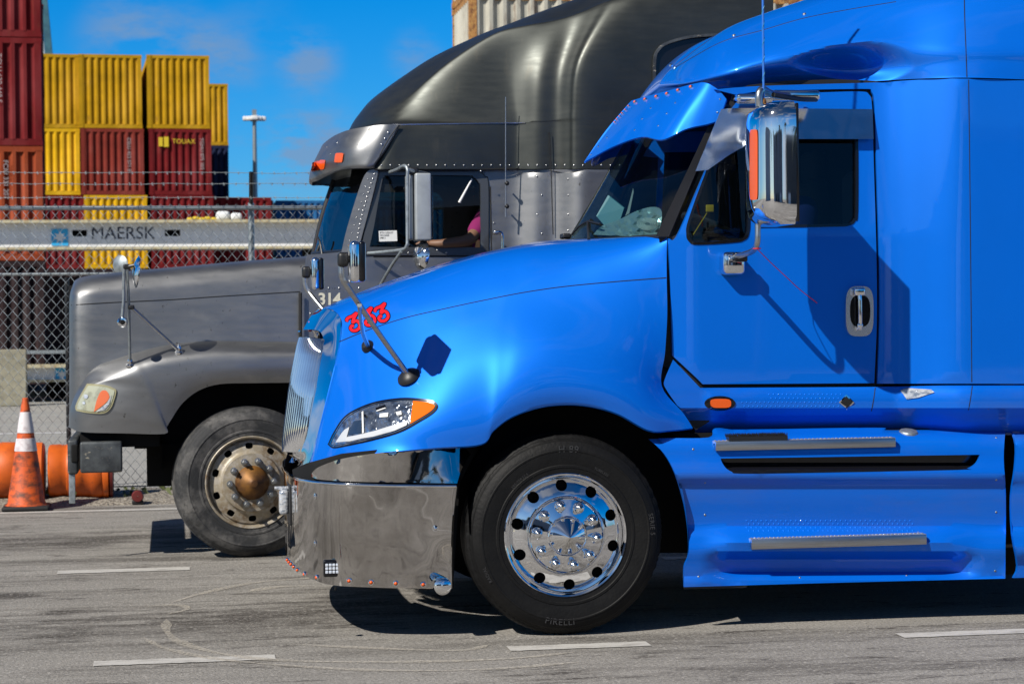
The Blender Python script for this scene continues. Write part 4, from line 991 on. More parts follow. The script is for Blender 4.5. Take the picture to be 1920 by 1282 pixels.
# --- roof fairing
rn_ = [
 [(1240,176,BC),(1292,172,.66),(1360,165,.34),(1440,161,.32),(1520,157,.31),(1600,154.5,.29),(1700,149,.14),(1812,146,.0),(1960,151,.0),(2200,161,.0)],
 [(1238,168,BC),(1289,162,.63),(1357,152,.30),(1438,144,.27),(1518,138,.26),(1599,134,.25),(1700,126,.13),(1812,118,.01),(1960,120,.0),(2200,128,.0)],
 [(1237,158,BC),(1286,150,.62),(1353,132,.27),(1436,110,.17),(1515,98,.15),(1598,88,.14),(1700,80,.12),(1812,80,.03),(1960,82,.01),(2200,88,.01)],
 [(1248,140,BC),(1300,108,.80),(1352,79,.58),(1431,56,.50),(1507,34,.44),(1589,18,.40),(1697,0,.32),(1812,-14,.22),(1960,-20,.18),(2200,-20,.18)],
 [(1263,124,BC),(1312,87,1.0),(1368,51,.85),(1440,24,.78),(1512,0,.74),(1600,-28,.72),(1700,-55,.7),(1812,-78,.68),(1960,-90,.66),(2200,-95,.66)],
 [(1266,126,BC),(1316,90,BC),(1380,54,BC),(1450,27,BC),(1522,3,BC),(1608,-20,BC),(1706,-48,BC),(1816,-70,BC),(1960,-82,BC),(2200,-86,BC)]]
rg = grid(net(rn_), 16, 18); rg = relax(rg, 5*18+1, 20)
def dimple(v):
    x, y = proj(v)
    if v.y > .7: return v
    ex, ey = (x-1595), (y-112)
    # a pocket whose upper lip overhangs: egg shaped, deeper at the lower rear
    q = (ex/118)**2+((ey-4)/(36+.12*ex if ex > -100 else 26))**2
    if q < 1: k = (1-q)**1.3; return v+Vector((0, .13*k, 0))
    return v
rg = ([dimple(v) for v in rg[0]], rg[1])
RB = bvh(rg); roof = bo('roof_fairing', join(rg, mirrored(rg, BC)), 'blue', weld=True)
seam(roof, [(1266,127),(1352,80),(1431,57),(1507,35),(1589,19),(1680,4)], RB, .0028, fall=.5)
seam(roof, [(1808,-10),(1809,40),(1811,90),(1813,145)], RB, .003, fall=.05)
for (x, y) in ((1376,67),(1508,27),(1258,123),(1265,128)):
    p, n = hitn(RB, x, y, .7); obj('fixing_bolt', dome(p, n, .011, .6, 10), 'nut' if x > 1300 else 'chrome', roof)
gk = sheet([(1345,160),(1500,152),(1640,149),(1740,144),(1815,140),(1960,146),(2200,155),(2200,170),(1960,162),(1815,158),(1640,166),(1500,168),(1370,178)], lambda x, y: P(x, y, lerp([1345, 1640, 1740, 1822], [.36, .34, .18, .05], x)), (), 20); pair_('roof_gasket', gk, 'rubber', BC)  # dark strip added behind the roof seam to stop light showing through
# --- cab side
def Ycab(x, y):
    b = lerp([1630, 1660, 1690, 1740, 1780, 1800, 1822], [.13, .125, .105, .06, .02, .005, .0], x)
    t = max(0, (440-y)/290)
    return b+.075*t*lerp([1640, 1800], [1, 0], x)+(.03*max(0, (1300-x)/60) if y < 700 else .0)
def cabmap(o=0): return lambda x, y: P(x, y, Ycab(x, y)+o)
door_o = sm([(1253,446,1),(1268,444),(1300,372),(1338,283),(1362,226),(1378,196),(1402,182),(1440,176),(1530,173),(1612,171),(1630,177),(1636,200),(1639,300),(1644,470),(1645,600),(1640,719,1),(1317,721,1),(1260,667,1)], 4)
w_v = sm([(1405,240,1),(1405,400),(1403,437),(1394,449),(1374,453),(1308,457),(1293,451),(1289,438),(1293,412),(1327,320),(1366,236,1)], 4)
w_m = sm([(1418,228,1),(1590,226),(1604,236),(1607,260),(1607,395),(1603,412),(1592,421),(1560,423),(1418,425,1)], 4)
door_o = inset(door_o, .9)
ds = sheet(door_o, cabmap(), [w_v, w_m], 12)
CB_ = bvh(ds)
ddoor = bo('door', extr(ds, (0, .03, 0)), 'blue'); obj('door', mirrored(extr(ds, (0, .03, 0)), BC), 'blue', bt_)
cs_o = [(1340,168,1),(1400,163),(1500,159),(1640,155),(1740,149),(1815,148),(1960,153),(2200,162,1),(2200,720,1),(1820,719),(1645,719,1),(1649,600),(1648,470),(1643,300),(1640,200),(1634,172),(1612,167),(1440,171),(1380,178,1)]
cs = sheet(sm(cs_o, 3), cabmap(), (), 13); CSB = bvh(cs); ce = extr(cs, (0, .02, 0))
cabs = pair_('cab_shell', ce, 'blue', BC)
seam(cabs, [(1816,150),(1818,300),(1820,500),(1822,716)], CSB, .003, fall=0)
# jamb behind the gaps
jb = sheet(inset(sm([(1236,440,1),(1268,440),(1300,366),(1338,278),(1362,216),(1402,160),(1640,152),(1648,200),(1655,470),(1655,730,1),(1310,735,1),(1236,680,1)], 3), 0), cabmap(.035), [inset(door_o, 9)], 30)
pair_('door_jamb', jb, 'rubber', BC)
gp = sheet([(1235,445),(1262,445),(1262,660),(1275,690),(1330,730),(1330,790),(1305,806),(1225,720),(1240,600)], cabmap(.05), (), 30); pair_('gap_filler', gp, 'rubber', BC)
for nm_, wo_, in (('side_window', w_m), ('vent_window', w_v)):
    g_ = sheet(inset(wo_, -2), cabmap(.022), (), 30)
    ww = obj(nm_, g_, 'sideglass', ddoor); obj(nm_, mirrored(g_, BC), 'darkglass', bt_)
    obj('window_seal', extr(sheet(inset(wo_, -2.2), cabmap(-.004), [inset(wo_, 3.0)], 30), (0, .02, 0)), 'gloss', ddoor)
# stamped crease lines across the door
for pts in ([(1262,492),(1400,484),(1530,468),(1600,458)], [(1262,532),(1400,528),(1530,520)],):
    pass
# stainless window trim
vo = sm([(1352,205,1),(1400,203),(1636,205,1),(1638,261,1),(1425,262),(1400,273),(1367,291),(1327,319,1),(1304,321,1)], 4)
vp = sheet(vo, lambda x, y: P(x, y, Ycab(x, y)-.012-.035*max(0, (y-205)/57 if x > 1400 else (y-205)/115)), (), 14); pair_('window_visor', extr(vp, (0, .003, 0)), 'visorsteel', BC)
# --- lower belt
def Ybelt(x, y):
    b = lerp([1630, 1680, 1740, 1800, 1822], [.10, .10, .05, .0, -.01], x)
    return b+lerp([722, 728, 745, 768, 772, 780, 815], [.02, .0, -.012, -.01, .02, .06, .15], y)
bl_o = [(1262,674,1),(1313,727,1),(1640,725),(1820,722),(2200,722,1),(2200,815,1),(1640,815),(1305,812,1),(1298,795),(1270,760),(1247,726),(1246,712)]
bs = sheet(sm(bl_o, 3), lambda x, y: P(x, y, Ybelt(x, y) if x > 1325 or y > 770 else .10), (), 9); BLB = bvh(bs)
belt = pair_('cab_sill', bs, 'bluedirt', BC)
seam(belt, [(1641,727),(1638,748),(1634,770)], BLB, .003); seam(belt, [(1823,724),(1820,745),(1816,768)], BLB, .003, fall=0)
dm = []
for j in range(4):
    for i in range(24):
        x = 1392+i*8.4+(j % 2)*4; y = 739+j*7.5
        if x > 1580 or (j < 2 and i < 6): continue
        p, n = hitn(BLB, x, y); dm.append(dome(p-n*.001, n, .0055, .45, 8))
obj('dimples', join(*dm), 'blue', belt)
mk = lambda cx, cy, rx, ry, n=20, pw=2.0: [(cx+rx*math.copysign(abs(math.cos(2*PI*i/n))**(2/pw), math.cos(2*PI*i/n)), cy+ry*math.copysign(abs(math.sin(2*PI*i/n))**(2/pw), math.sin(2*PI*i/n))) for i in range(n)]
ml = bo('side_marker', extr(flat_on(mk(1350, 756, 29, 14), .006, 6, BLB), (0, .01, 0)), 'gloss')
obj('marker_lens', extr(flat_on(mk(1352, 756, 19, 8.5, 20, 3.5), .022, 5, BLB), (0, .014, 0)), 'amber', ml)
em = bo('diamond_emblem', extr(flat_on([(1573,754),(1587,739),(1602,754),(1587,769)], .006, 8, BLB), (0, .006, 0)), 'chrome')
obj('emblem_face', flat_on([(1576,754),(1587,742.5),(1599,754),(1587,766)], .0075, 8, BLB), 'black', em)
bo('rear_reflector', extr(flat_on([(1688,731),(1700,727),(1746,730),(1752,735),(1722,745),(1700,748)], .006, 6, BLB), (0, .006, 0)), 'clear')
# --- skirt with steps
def skmap(prof, xo):
    ys = [p[0] for p in prof]; yv = [p[1] for p in prof]
    def f(x, y):
        v = slerp_(ys, yv, y)
        if y > 990 and prof is skp:
            w = max(0, min(1, (x-1312)/75, (1850-x)/90)); w = w*w*(3-2*w)
            v = v*w+(1-w)*slerp_([990, 1006, 1030, 1066, 1078, 1086, 1102], [.064, .03, .012, .035, .045, .03, .03], y)
        return P(x, y, v)
    return f
skp = [(800,.17),(822,.045),(834,.02),(852,.015),(893,-.01),(912,.04),(985,.065),(1002,.02),(1016,-.012),(1032,.0),(1048,.11),(1072,.13),(1084,.06),(1102,.055)]
sk_o = sm([(1217,823,1),(1255,821),(1330,820),(1338,806),(1350,802),(1400,805),(1640,801),(1660,806),(1720,806),(1885,803,1),(1882,860),(1886,930),(1885,1084,1),(1560,1092),(1283,1100,1),(1283,1062),(1291,1040),(1291,1000),(1283,945),(1266,888),(1245,850)], 4)
slot = sm([(1351,859,1),(1354,867),(1361,877),(1372,884),(1388,888),(1500,887),(1795,881),(1815,878),(1828,871),(1835,862),(1837,852,1),(1700,854),(1500,857)], 4)
st1 = [(1336,820),(1346,846),(1682,841),(1680,815)]; 
sks = sheet(sk_o, skmap(skp, 0), [slot], 9); SKB = bvh(sks); ske = extr(sks, (0, .02, 0))
skirt = pair_('side_skirt', ske, 'bluedirt', BC)
slg = sheet(inset(slot, -1.5), lambda x, y: P(x, y, lerp([852, 866, 872, 888], [.075, .085, .05, .022], y)), (), 12); obj('skirt_slot', slg, 'gloss', skirt)
sk2 = sm([(1896,804,1),(1906,812),(2200,806,1),(2200,1074,1),(1900,1083,1),(1908,1060),(1898,1000),(1896,930),(1903,880),(1905,835)], 3)
s2 = sheet(sk2, skmap([(800,.2),(822,.03),(834,.0),(893,-.02),(912,.015),(985,.03),(1000,.0),(1034,-.02),(1056,.04),(1102,.05)], 0), (), 12); s2e = extr(s2, (0, .02, 0))
pair_('rear_skirt', s2e, 'bluedirt', BC)
stt = sheet([(1283,1099),(1400,1097),(1400,1101),(1284,1104)], lambda x, y: P(x, y, .055), (), 30); bo('skirt_strip', extr(stt, (0, .02, 0)), 'black')
bk2 = sheet([(1240,812),(2200,800),(2200,1070),(1300,1090),(1300,980),(1270,880)], lambda x, y: P(x, y, .34), (), 60); pair_('chassis_cover', bk2, 'dark', BC)
def step_(x0, x1, yt, y0, y1, Yf, name, inner):
    a = P(x0, (y0+y1)/2, Yf); b = P(x1, (y0+y1)/2, Yf); zt_ = P(x0, y0, Yf).z; zb_ = P(x0, y1, Yf).z; slope = (P(x1, y0-6.5 if x1-x0 > 330 else y0, Yf).z-zt_)*0
    s = bo(name, rbox(((a.x+b.x)/2, Yf+.012, (zt_+zb_)/2), (b.x-a.x, .024, zt_-zb_), .004, 2), 'steel')
    depth_ = inner; zi = P(x0, yt, Yf+depth_).z
    V = [Vector((a.x-.02, Yf+depth_, zi)), Vector((b.x-.03, Yf+depth_, zi)), Vector((b.x, Yf+.01, zt_+.002)), Vector((a.x, Yf+.01, zt_+.002))]
    obj('tread_plate', extr((V, [[0, 3, 2, 1]]), (0, 0, -.012)), 'tread', s, smooth=False)
    rows_ = []
    n = 46
    for i in range(n):
        for j in range(3):
            t = (j+.5)/3; u = (i+.5)/n; p = V[3].lerp(V[2], u).lerp(V[0].lerp(V[1], u), t)+Vector((0, 0, .001)); rows_.append(rbox(p, (.014, .006, .005), .002, 1))
    obj('grip_studs', join(*rows_), 'tread', s, smooth=False)
    return s
s1_ = step_(1342, 1680, 822, 828, 845, -.012, 'step', .17)
s2_ = step_(1409, 1738, 1003, 1011, 1030, -.03, 'step', .12)
dm = []
for j in range(4):
    for i in range(34):
        p, n = hitn(SKB, 1400+i*9.3+(j % 2)*4.6, 976+j*6); dm.append(dome(p-n*.001, n, .006, .45, 8))
obj('dimples', join(*dm), 'blue', skirt)
p = P(1703, 814, .12); cap = bo('tank_cap', lathe([(.001, .024), (.034, .022), (.045, .02), (.052, .01), (.05, -.01), (.075, -.012), (.08, -.025)], p, (0, -.25, 1), 28, rf=lambda a, j, r: .002*(int(a*6) % 2) if 1 < j < 5 else 0), 'galv')
# brush mat lying on the step
rnd = random.Random(2); a = P(1364, 822, .02); b = P(1474, 822, .02); br = [box(((a.x+b.x)/2, .035, a.z+.0), (b.x-a.x, .09, .02))]
for i in range(900):
    x = a.x+(b.x-a.x)*rnd.random(); y = -.01+.09*rnd.random(); z = a.z+.01; d = Vector((rnd.uniform(-.006, .006), rnd.uniform(-.006, .006), .012+.008*rnd.random())); n = len(br)
    br.append(([Vector((x, y, z)), Vector((x+.003, y, z)), Vector((x, y, z))+d], [[0, 1, 2]]))
tag(obj('brush_mat', join(*br), 'black', smooth=False), 'black bristle boot brush mat lying on the upper step of the blue truck', 'mat')
fs_ = []
for (x, y) in ((1300, 842), (1322, 905), (1322, 965), (1310, 1080), (1868, 820), (1868, 900), (1868, 960), (1866, 1070), (1500, 1082), (1700, 1078)):
    p, n = hitn(SKB, x, y); fs_.append(dome(p-n*.001, n, .007, .5, 8))
obj('fasteners', join(*fs_), 'nut', skirt)
# --- door handle
hdl = bo('door_handle', extr(flat_on(mk(1612, 583.5, 26, 47, 32, 3.6), .012, 8, CB_), (0, .012, 0)), 'satin')
obj('handle_recess', flat_on(mk(1613, 583, 19, 30, 28, 2.8), .0135, 6, CB_), 'gloss', hdl)
q0, q1 = P(1612, 552, .09), P(1613, 612, .09); obj('lever', join(tube([q0+Vector((0, .02, 0)), q0, q1, q1+Vector((0, .02, 0))], .011, 10, 4), rbox(q0+Vector((0, 0, .015)), (.06, .025, .045), .012), dome(P(1613, 610, .085), (0, -1, 0), .016, .4, 14)), 'chrome', hdl)
# --- main mirror
mc = P(1438, 310, -.36); mt = P(1438, 196, -.33).z; mbt = P(1438, 422, -.33).z
def mirror_head(c, w, h, d, m1='chrome', m2='mirrorglass', parent=None, lean=0, root=None):
    """w in X (thickness), d in Y (width): rounded front shell and a flat glass facing the rear"""
    V = []; Fc = []; n = 20; nz_ = 14
    for j in range(nz_+1):
        t = -1+2*j/nz_; kz = (1-abs(t)**7)**(1/3.5) if abs(t) < 1 else 0.0; kz = max(kz, .35 if abs(t) == 1 else 0)
        z = c.z+h/2*t
        for i in range(n+1):
            a = -PI/2+PI*i/n; q = (abs(math.cos(a))**3+abs(math.sin(a))**3)**(-1/3)
            V.append(Vector((c.x+w/2-w*q*math.cos(a)*(.45+.55*kz), c.y+d/2*q*math.sin(a)*(.75+.25*kz), z)))
    for j in range(nz_):
        for i in range(n): Fc.append([j*(n+1)+i, (j+1)*(n+1)+i, (j+1)*(n+1)+i+1, j*(n+1)+i+1])
    Fc.append(list(range(n+1))); Fc.append([nz_*(n+1)+i for i in range(n+1)][::-1])
    return V, Fc
mh = mirror_head(mc, .185, mt-mbt, .40)
mir = bo('wing_mirror', mh, 'chrome', auto=50); MB_ = bvh(mh)
obj('mirror_rim', extr((rbox((mc.x+.095, mc.y, mc.z), (.012, .33, (mt-mbt)*.97), .004, 2)), (0, 0, 0)) if 0 else rbox((mc.x+.100, mc.y, mc.z), (.016, .395, (mt-mbt)*.97), .007, 2), 'gloss', mir)
obj('mirror_glass', rbox((mc.x+.109, mc.y, mc.z), (.004, .36, (mt-mbt)*.9), .001, 1), 'mirrorglass', mir)
obj('mirror_lamp', extr(flat_on(mk(1413.5, 309, 7, 66, 28, 8), .006, 7, MB_, -.4), (0, .01, 0)), 'amber', mir)
top_y = -.33
def Q(x, y, Y): return P(x, y, Y)
obj('upper_arm', tube([Q(1424, 200, -.33), Q(1423, 178, -.33), Q(1430, 168, -.30), Q(1445, 176, -.18), Q(1470, 180, .0), Q(1500, 182, .14)], .020, 12, 5), 'steel', mir)
obj('lower_arm', tube([Q(1421, 420, -.33), Q(1420, 455, -.33), Q(1412, 470, -.27), Q(1395, 477, -.1), Q(1375, 482, .08)], .015, 12, 5), 'steel', mir)
bo('mirror_bracket', join(rbox(Q(1490, 180, .08), (.26, .10, .055), .02), rbox(Q(1412, 186, .12), (.20, .10, .05), .02)), 'chrome')
bo('mirror_bracket', join(rbox(Q(1372, 494, .10), (.12, .12, .12), .025)), 'chrome')
obj('bracket_recess', rbox(Q(1388, 482, .03), (.07, .05, .05), .01), 'gloss', mir)
bo('grab_rod', tube([Q(1450, 178, -.28), Q(1500, 186, -.1), Q(1530, 187, .05)], .013, 8, 4), 'black')
an = empty('whip_antenna', P(1432, 196, -.33), 'long thin blue whip antenna standing on the blue truck mirror', 'antenna')
pts = [P(1432, 196, -.33)+Vector((0, 0, .05*i)) for i in range(26)]
obj('whip', tube([p+Vector((0, 0, 0)) for p in pts], .006, 8), mat('antenna_blue', (.03, .16, .6), .4), an)
obj('whip_wire', tube([pts[0]+Vector((math.cos(k*.9)*.0065, math.sin(k*.9)*.0065, .012*k)) for k in range(100)], .0012, 4), 'cyan', an)
obj('mount', lathe([(.014, -.005), (.014, .015), (.008, .03), (.001, .032)], P(1432, 196, -.33), (0, 0, 1), 14), 'gold', an)
cord = join(tube([P(1419, 466, -.31)+Vector((math.cos(a)*.018, math.sin(a)*.018, 0)) for a in [i*.6 for i in range(11)]], .0035, 6), tube([P(1421, 468, -.32), P(1448, 495, -.12), P(1475, 520, -.02), P(1500, 543, .06), P(1532, 568, Ycab(1532, 568)-.004)], .0022, 6, 5))
tag(obj('red_cord', cord, mat('red_cord', (.8, .02, .04), .7)), 'thin red cord tied to the lower mirror arm of the blue truck', 'cord')
# --- hood mirrors
def hoodmirror(side):
    f = (lambda p: p) if side < 0 else (lambda p: Vector((p.x, 2*BC-p.y, p.z)))
    root = bt_
    bpt, bn = hitn(HB, 766, 704); b2, n2 = hitn(HB, 690, 650)
    Yh = -.16
    hp = P(668, 491, Yh)
    g = lambda vf: ([f(Vector(v)) for v in vf[0]], vf[1] if side < 0 else [q[::-1] for q in vf[1]])
    k1 = P(643, 487, Yh); 
    m0 = obj('hood_mirror', g(rbox((P(664, 491, Yh).x, Yh, hp.z), (.05, .175, .205), .022)), 'chrome', bt_)
    obj('mirror_rim', g(rbox((P(676.5, 491, Yh).x, Yh, hp.z), (.032, .17, .20), .014)), 'gloss', m0)
    obj('mirror_glass', g(rbox((P(676.5, 491, Yh).x+.0165, Yh, hp.z), (.003, .15, .18), .001, 1)), 'mirrorglass', m0)
    obj('stalk', g(tube([P(640, 474, Yh), P(640, 500, Yh), P(642, 522, Yh), P(655, 543, Yh+.02), P(700, 610, (Yh+bpt.y)/2), bpt+Vector((0, -.01, .0))], .0145, 12, 4)), 'steel', m0)
    obj('strut', g(tube([P(674, 572, Yh+.05), P(680, 620, (Yh+b2.y)/2), b2+Vector((0, -.005, 0))], .012, 10, 4)), 'steel', m0)
    obj('knuckle', g(join(rbox(k1, (.055, .06, .075), .02), tube([P(640, 486, Yh), P(662, 486, Yh)], .018, 10))), 'black', m0)
    obj('stalk_foot', g(lathe([(.066, -.010), (.060, .006), (.042, .018), (.022, .030), (.001, .033)], bpt, (bn+Vector((-.25, 0, .75))).normalized(), 24)), 'black', m0)
    obj('stalk_foot', g(lathe([(.038, -.004), (.036, .01), (.02, .03), (.001, .032)], b2, n2, 20)), 'black', m0)
hoodmirror(-1); hoodmirror(1)
# --- wheels, axle, frame
Wc = P(1061, 1003, 0); Wc = Vector((Wc.x, .012, .52))
t, u, w, ax = wheel(bt_, Wc, -1, 'chrome', steer=.02)
for (s, sz, r, a0, fl) in (('H 89', .050, .445, 88, False), ('PIRELLI', .046, .445, -95, True), ('SERIE 5', .034, .455, 6, False), ('295/75R22.5', .02, .375, 130, False), ('TUBELESS', .018, .375, 60, False), ('RADIAL', .024, .455, 205, False)):
    arc_text(t, s, sz, Wc, u, w, ax, r, a0, .0245, 'letter', fl, 1.1)
wheel(bt_, (Wc.x, 2*BC-.012, .52), 1, 'chrome')
for xx in (4.6, 5.9):
    for yy, s in ((.02, -1), (2*BC-.02, 1)): wheel(bt_, (xx, yy, .52), s, 'chrome', simple=True)
bo('chassis', join(box((2.6, .80, .82), (7.4, .09, .26)), box((2.6, 1.64, .82), (7.4, .09, .26)), box((.05, BC, .50), (.14, 1.9, .12)), box((.1, BC, .95), (1.4, .7, .7)), box((5.2, BC, .55), (.3, 1.9, .25))), 'dark')
ln = sheet([(850,840),(905,800),(960,750),(1060,730),(1180,745),(1300,810),(1300,1036),(860,1036)], lambda x, y: P(x, y, .50), (), 50)
pair_('wheel_housing', ln, 'dark', BC)
arc = [[P(x, y, .50), P(x, y, .02)] for x, y in ((880,1000),(878,900),(905,838),(950,785),(1060,762),(1170,782),(1225,812),(1265,870),(1282,930),(1290,1000),(1290,1036))]
ag = grid(arc, 1, 3); pair_('wheel_liner', ag, 'dark', BC)
# --- interior
x0 = P(1250, 600, .3).x
seatx = P(1560, 500, .6).x
def seat_(parent, x, y, z, m='seat'):
    return obj('seat', join(rbox((x, y, z), (.5, .5, .16), .05), rbox((x+.24, y, z+.4), (.14, .5, .75), .06), rbox((x+.27, y, z+.86), (.1, .28, .2), .04)), m, parent)
fz_ = P(1400, 560, .5).z
seat_(bt_, seatx, .72, fz_-.05); seat_(bt_, seatx, 1.75, fz_-.05)
bo('dashboard', rbox((x0+.12, BC, P(1240, 480, .6).z-.10), (.40, 1.9, .26), .06), 'dash')
bo('cab_floor', box((x0+1.0, BC, 1.0), (2.0, 2.1, .04)), 'dark')
bo('cab_rear_wall', box((P(2200, 400, .3).x-.02, BC, 2.2), (.04, 2.36, 2.7)), 'blue'); bo('bunk_curtain', box((P(1700, 400, .3).x, BC, 1.95), (.03, 2.0, 1.8)), 'dark')
sw = P(1345, 440, .72)
bo('steering_wheel', join(lathe([(.21+.013*math.cos(a), .013*math.sin(a)) for a in [i*PI/4 for i in range(9)]], (sw.x, .72, sw.z+.02), (.5, 0, 1), 32), box((sw.x, .72, sw.z+.015), (.05, .4, .02)), box((sw.x, .72, sw.z+.0), (.3, .04, .02))), 'black')
# things on the dash
d0 = h(1215, 425, -.20)
def roll(px, py, L):
    c = P(px, py, .55); V = []; Fc = []
    n = 70
    for i in range(n+1):
        a = i*.33; r_ = .03+.0013*i; V += [c+Vector((r_*math.cos(a), -.0, r_*math.sin(a)*.7)), c+Vector((r_*math.cos(a)-.1, L, r_*math.sin(a)*.7))]
    for i in range(n): Fc.append([2*i, 2*i+2, 2*i+3, 2*i+1])
    return V, Fc
dzt = P(1240, 448, .6).z
rs_ = random.Random(4)
def foil(x, y):
    q = h(x, y, -.10-.05*rs_.random()); return q
fs2 = sheet(sm([(1112,440,1),(1128,424),(1160,412),(1195,395),(1226,388),(1241,398),(1236,440,1),(1180,443)], 4), foil, (), 7)
fo_ = obj('rolled_sunshade', fs2, mat('sunshade_foil', (.22, .32, .33), .35, .5), smooth=False)
tag(fo_, 'crumpled pale foil sunshade rolled up on the blue truck dashboard', 'sunshade')
obj('foil_roll', join(*[tube([h(1214+r_*math.cos(t_*.5)*1.1, 420+r_*.62*math.sin(t_*.5), -.085) for t_ in range(14)], .0022, 4) for r_ in (6, 9, 12, 15, 18)]), 'paper', fo_)
v0 = P(1150, 400, .95)
tag(obj('map_folder', extr(([P(1118, 405, 1.0), P(1152, 445, .9), P(1170, 390, .9), P(1140, 366, 1.0)], [[0, 1, 2, 3]]), (.01, .01, 0)), mat('folder_teal', (.03, .14, .17), .5), smooth=False), 'teal folder leaning against the inside of the blue truck windscreen', 'folder')
tag(obj('paper_slip', extr(([P(1172, 405, .8), P(1176, 395, .8), P(1187, 353, .8), P(1188, 360, .8), P(1180, 400, .8)], [[0, 1, 2, 3, 4]]), (.004, .004, 0)), 'paper', smooth=False), 'narrow pale slip standing upright behind the blue truck windscreen', 'paper')
hb = P(1331, 391, .45)
tag(obj('yellow_tag', join(rbox(hb, (.045, .01, .04), .005), tube([hb, P(1300, 440, .5)], .003, 5)), 'yel'), 'small yellow tag on a wire inside the vent window of the blue truck', 'tag')
pc = P(1500, 398, .45)
tag(obj('blue_bundle', lathe([(.001, .09), (.05, .085), (.085, .055), (.10, .0), (.09, -.12), (.001, -.13)], pc, (0, 0, 1), 24), 'cloth'), 'rounded blue cloth bundle seen low in the blue truck side window', 'cloth bundle')  # plain rounded blue form low in the side window
# ================================================================== GREY TRUCK
GY = G(460, 1045).y; GC = GY+1.22
gt = empty('semi_truck', (P(470, 905, GY).x, GC, 0), 'matt gunmetal grey semi truck with tall curved roof and dusty front wheel', 'truck')
print('GY', GY)
def go(name, vf, m, parent=None, **k): return obj(name, vf, m, parent or gt, **k)
def gnet(rows): return [[P(q[0], q[1], GY+q[2]) for q in r] for r in rows]
def gmir(vf): return join(vf, mirrored(vf, GC))
# --- hood: rows fender-top line, side, seam, shoulder, top, centre
hn = [
 [(129,801,.50),(131,800,.38),(150,790,.26),(205,735,.20),(310,708,.20),(420,702,.20),(563,701,.20)],
 [(130,760,.48),(133,758,.34),(152,740,.24),(207,712,.20),(310,694,.20),(420,690,.20),(563,690,.20)],
 [(130,700,.47),(135,694,.30),(156,686,.23),(210,672,.22),(312,650,.22),(420,641,.22),(563,643,.22)],
 [(130,650,.47),(136,645,.29),(158,643,.235),(212,641,.23),(314,622,.23),(420,610,.23),(563,606,.23)],
 [(130,572,.48),(137,571,.30),(160,570,.25),(215,567,.25),(320,562,.25),(425,555,.25),(563,548,.25)],
 [(132,548,.52),(139,545,.34),(164,541,.28),(220,536,.275),(325,528,.275),(428,520,.275),(575,510,.275)],
 [(137,533,.62),(144,529,.46),(170,522,.40),(226,516,.37),(330,507,.36),(432,499,.36),(585,487,.36)],
 [(140,526,.85),(152,520,.72),(180,515,.68),(236,509,.66),(336,500,.65),(438,491,.65),(592,479,.65)],
 [(142,527,1.22),(154,523,1.22),(184,518,1.22),(240,513,1.22),(340,504,1.22),(440,496,1.22),(594,484,1.22)]]
hg2 = grid(gnet(hn), 6, 5); GH = bvh(hg2)
ghood = go('hood', gmir(hg2), 'gunlow', weld=True)
go('grille', box((P(130, 660, GY+.9).x+.04, GC, P(130, 660, GY+.9).z), (.05, 1.3, .95)), 'black')
seam(ghood, [(134,572),(215,567),(320,562),(425,555),(563,547)], GH, .004, fall=GY+.25)
# --- fender
fn = [
 [(129,800,.46),(134,803,.26),(157,810,.10),(230,812,.02),(308,813,.0),(313,800,.0),(320,788,.0),(341,757,.0),(371,733,.0),(412,720,.0),(480,718,.0),(572,717,.0)],
 [(130,770,.44),(136,768,.23),(160,765,.08),(225,768,.0),(290,778,-.02),(300,762,-.02),(310,752,-.02),(330,738,-.02),(362,720,-.02),(408,708,-.02),(480,704,-.02),(572,702,-.02)],
 [(134,745,.42),(146,735,.22),(172,724,.08),(225,722,.0),(268,722,-.03),(285,717,-.03),(298,712,-.03),(322,705,-.03),(356,696,-.03),(405,688,-.03),(480,684,-.03),(572,683,-.03)],
 [(140,730,.40),(155,718,.22),(185,712,.08),(212,706,.02),(248,692,-.01),(268,684,-.01),(284,679,-.01),(310,673,-.01),(345,668,-.01),(400,662,-.01),(480,661,-.01),(572,661,-.01)],
 [(145,722,.38),(160,706,.24),(180,693,.16),(205,684,.12),(243,672,.09),(262,666,.09),(280,661,.09),(306,655,.09),(342,650,.09),(400,646,.09),(480,646,.09),(572,647,.09)],
 [(150,722,.36),(166,698,.27),(186,684,.22),(208,676,.21),(244,664,.20),(262,659,.20),(280,654,.20),(306,648,.20),(342,643,.20),(400,639,.20),(480,640,.20),(572,641,.20)]]
fg2 = grid(gnet(fn), 5, 6); GF = bvh(fg2); GALL = bvh(join(fg2, hg2)); fe = extr(fg2, (0, .015, 0))
fend = pair_('fender', fe, 'gunlow', GC)
hgo = sm([(163,719,1),(193,721),(212,727),(218,733),(214,750),(207,766),(193,775),(165,774),(143,770,1),(141,762),(148,745)], 4)
hh = hitter(GF, .012, GY+.1)
gl_ = go('headlight', extr(sheet(hgo, lambda x, y: hh(x, y), (), 7), (0, .015, 0)), mat('headlight_rim', (.3, .28, .16), .4))
hh2 = hitter(GF, .016, GY+.1); obj('lens', sheet(inset(hgo, 3.5), lambda x, y: hh2(x, y), (), 7), 'lensyel', gl_)
hh3 = hitter(GF, .019, GY+.1); obj('turn_lens', sheet(sm([(176,772,1),(182,748),(190,733),(200,733),(205,745),(196,757)], 4), lambda x, y: hh3(x, y), (), 7), mat('faded_red_lens', (.70, .15, .05), .3, 0, .5), gl_)
hh4 = hitter(GF, .021, GY+.1); obj('reflector_spot', join(sheet(mk(161, 743, 4, 4, 12), lambda x, y: hh4(x, y), (), 5), sheet(mk(157, 755, 3, 3, 12), lambda x, y: hh4(x, y), (), 5), sheet([(180,772),(200,756),(209,740),(206,756),(196,768)], lambda x, y: hh4(x, y), (), 5)), 'clear', gl_)
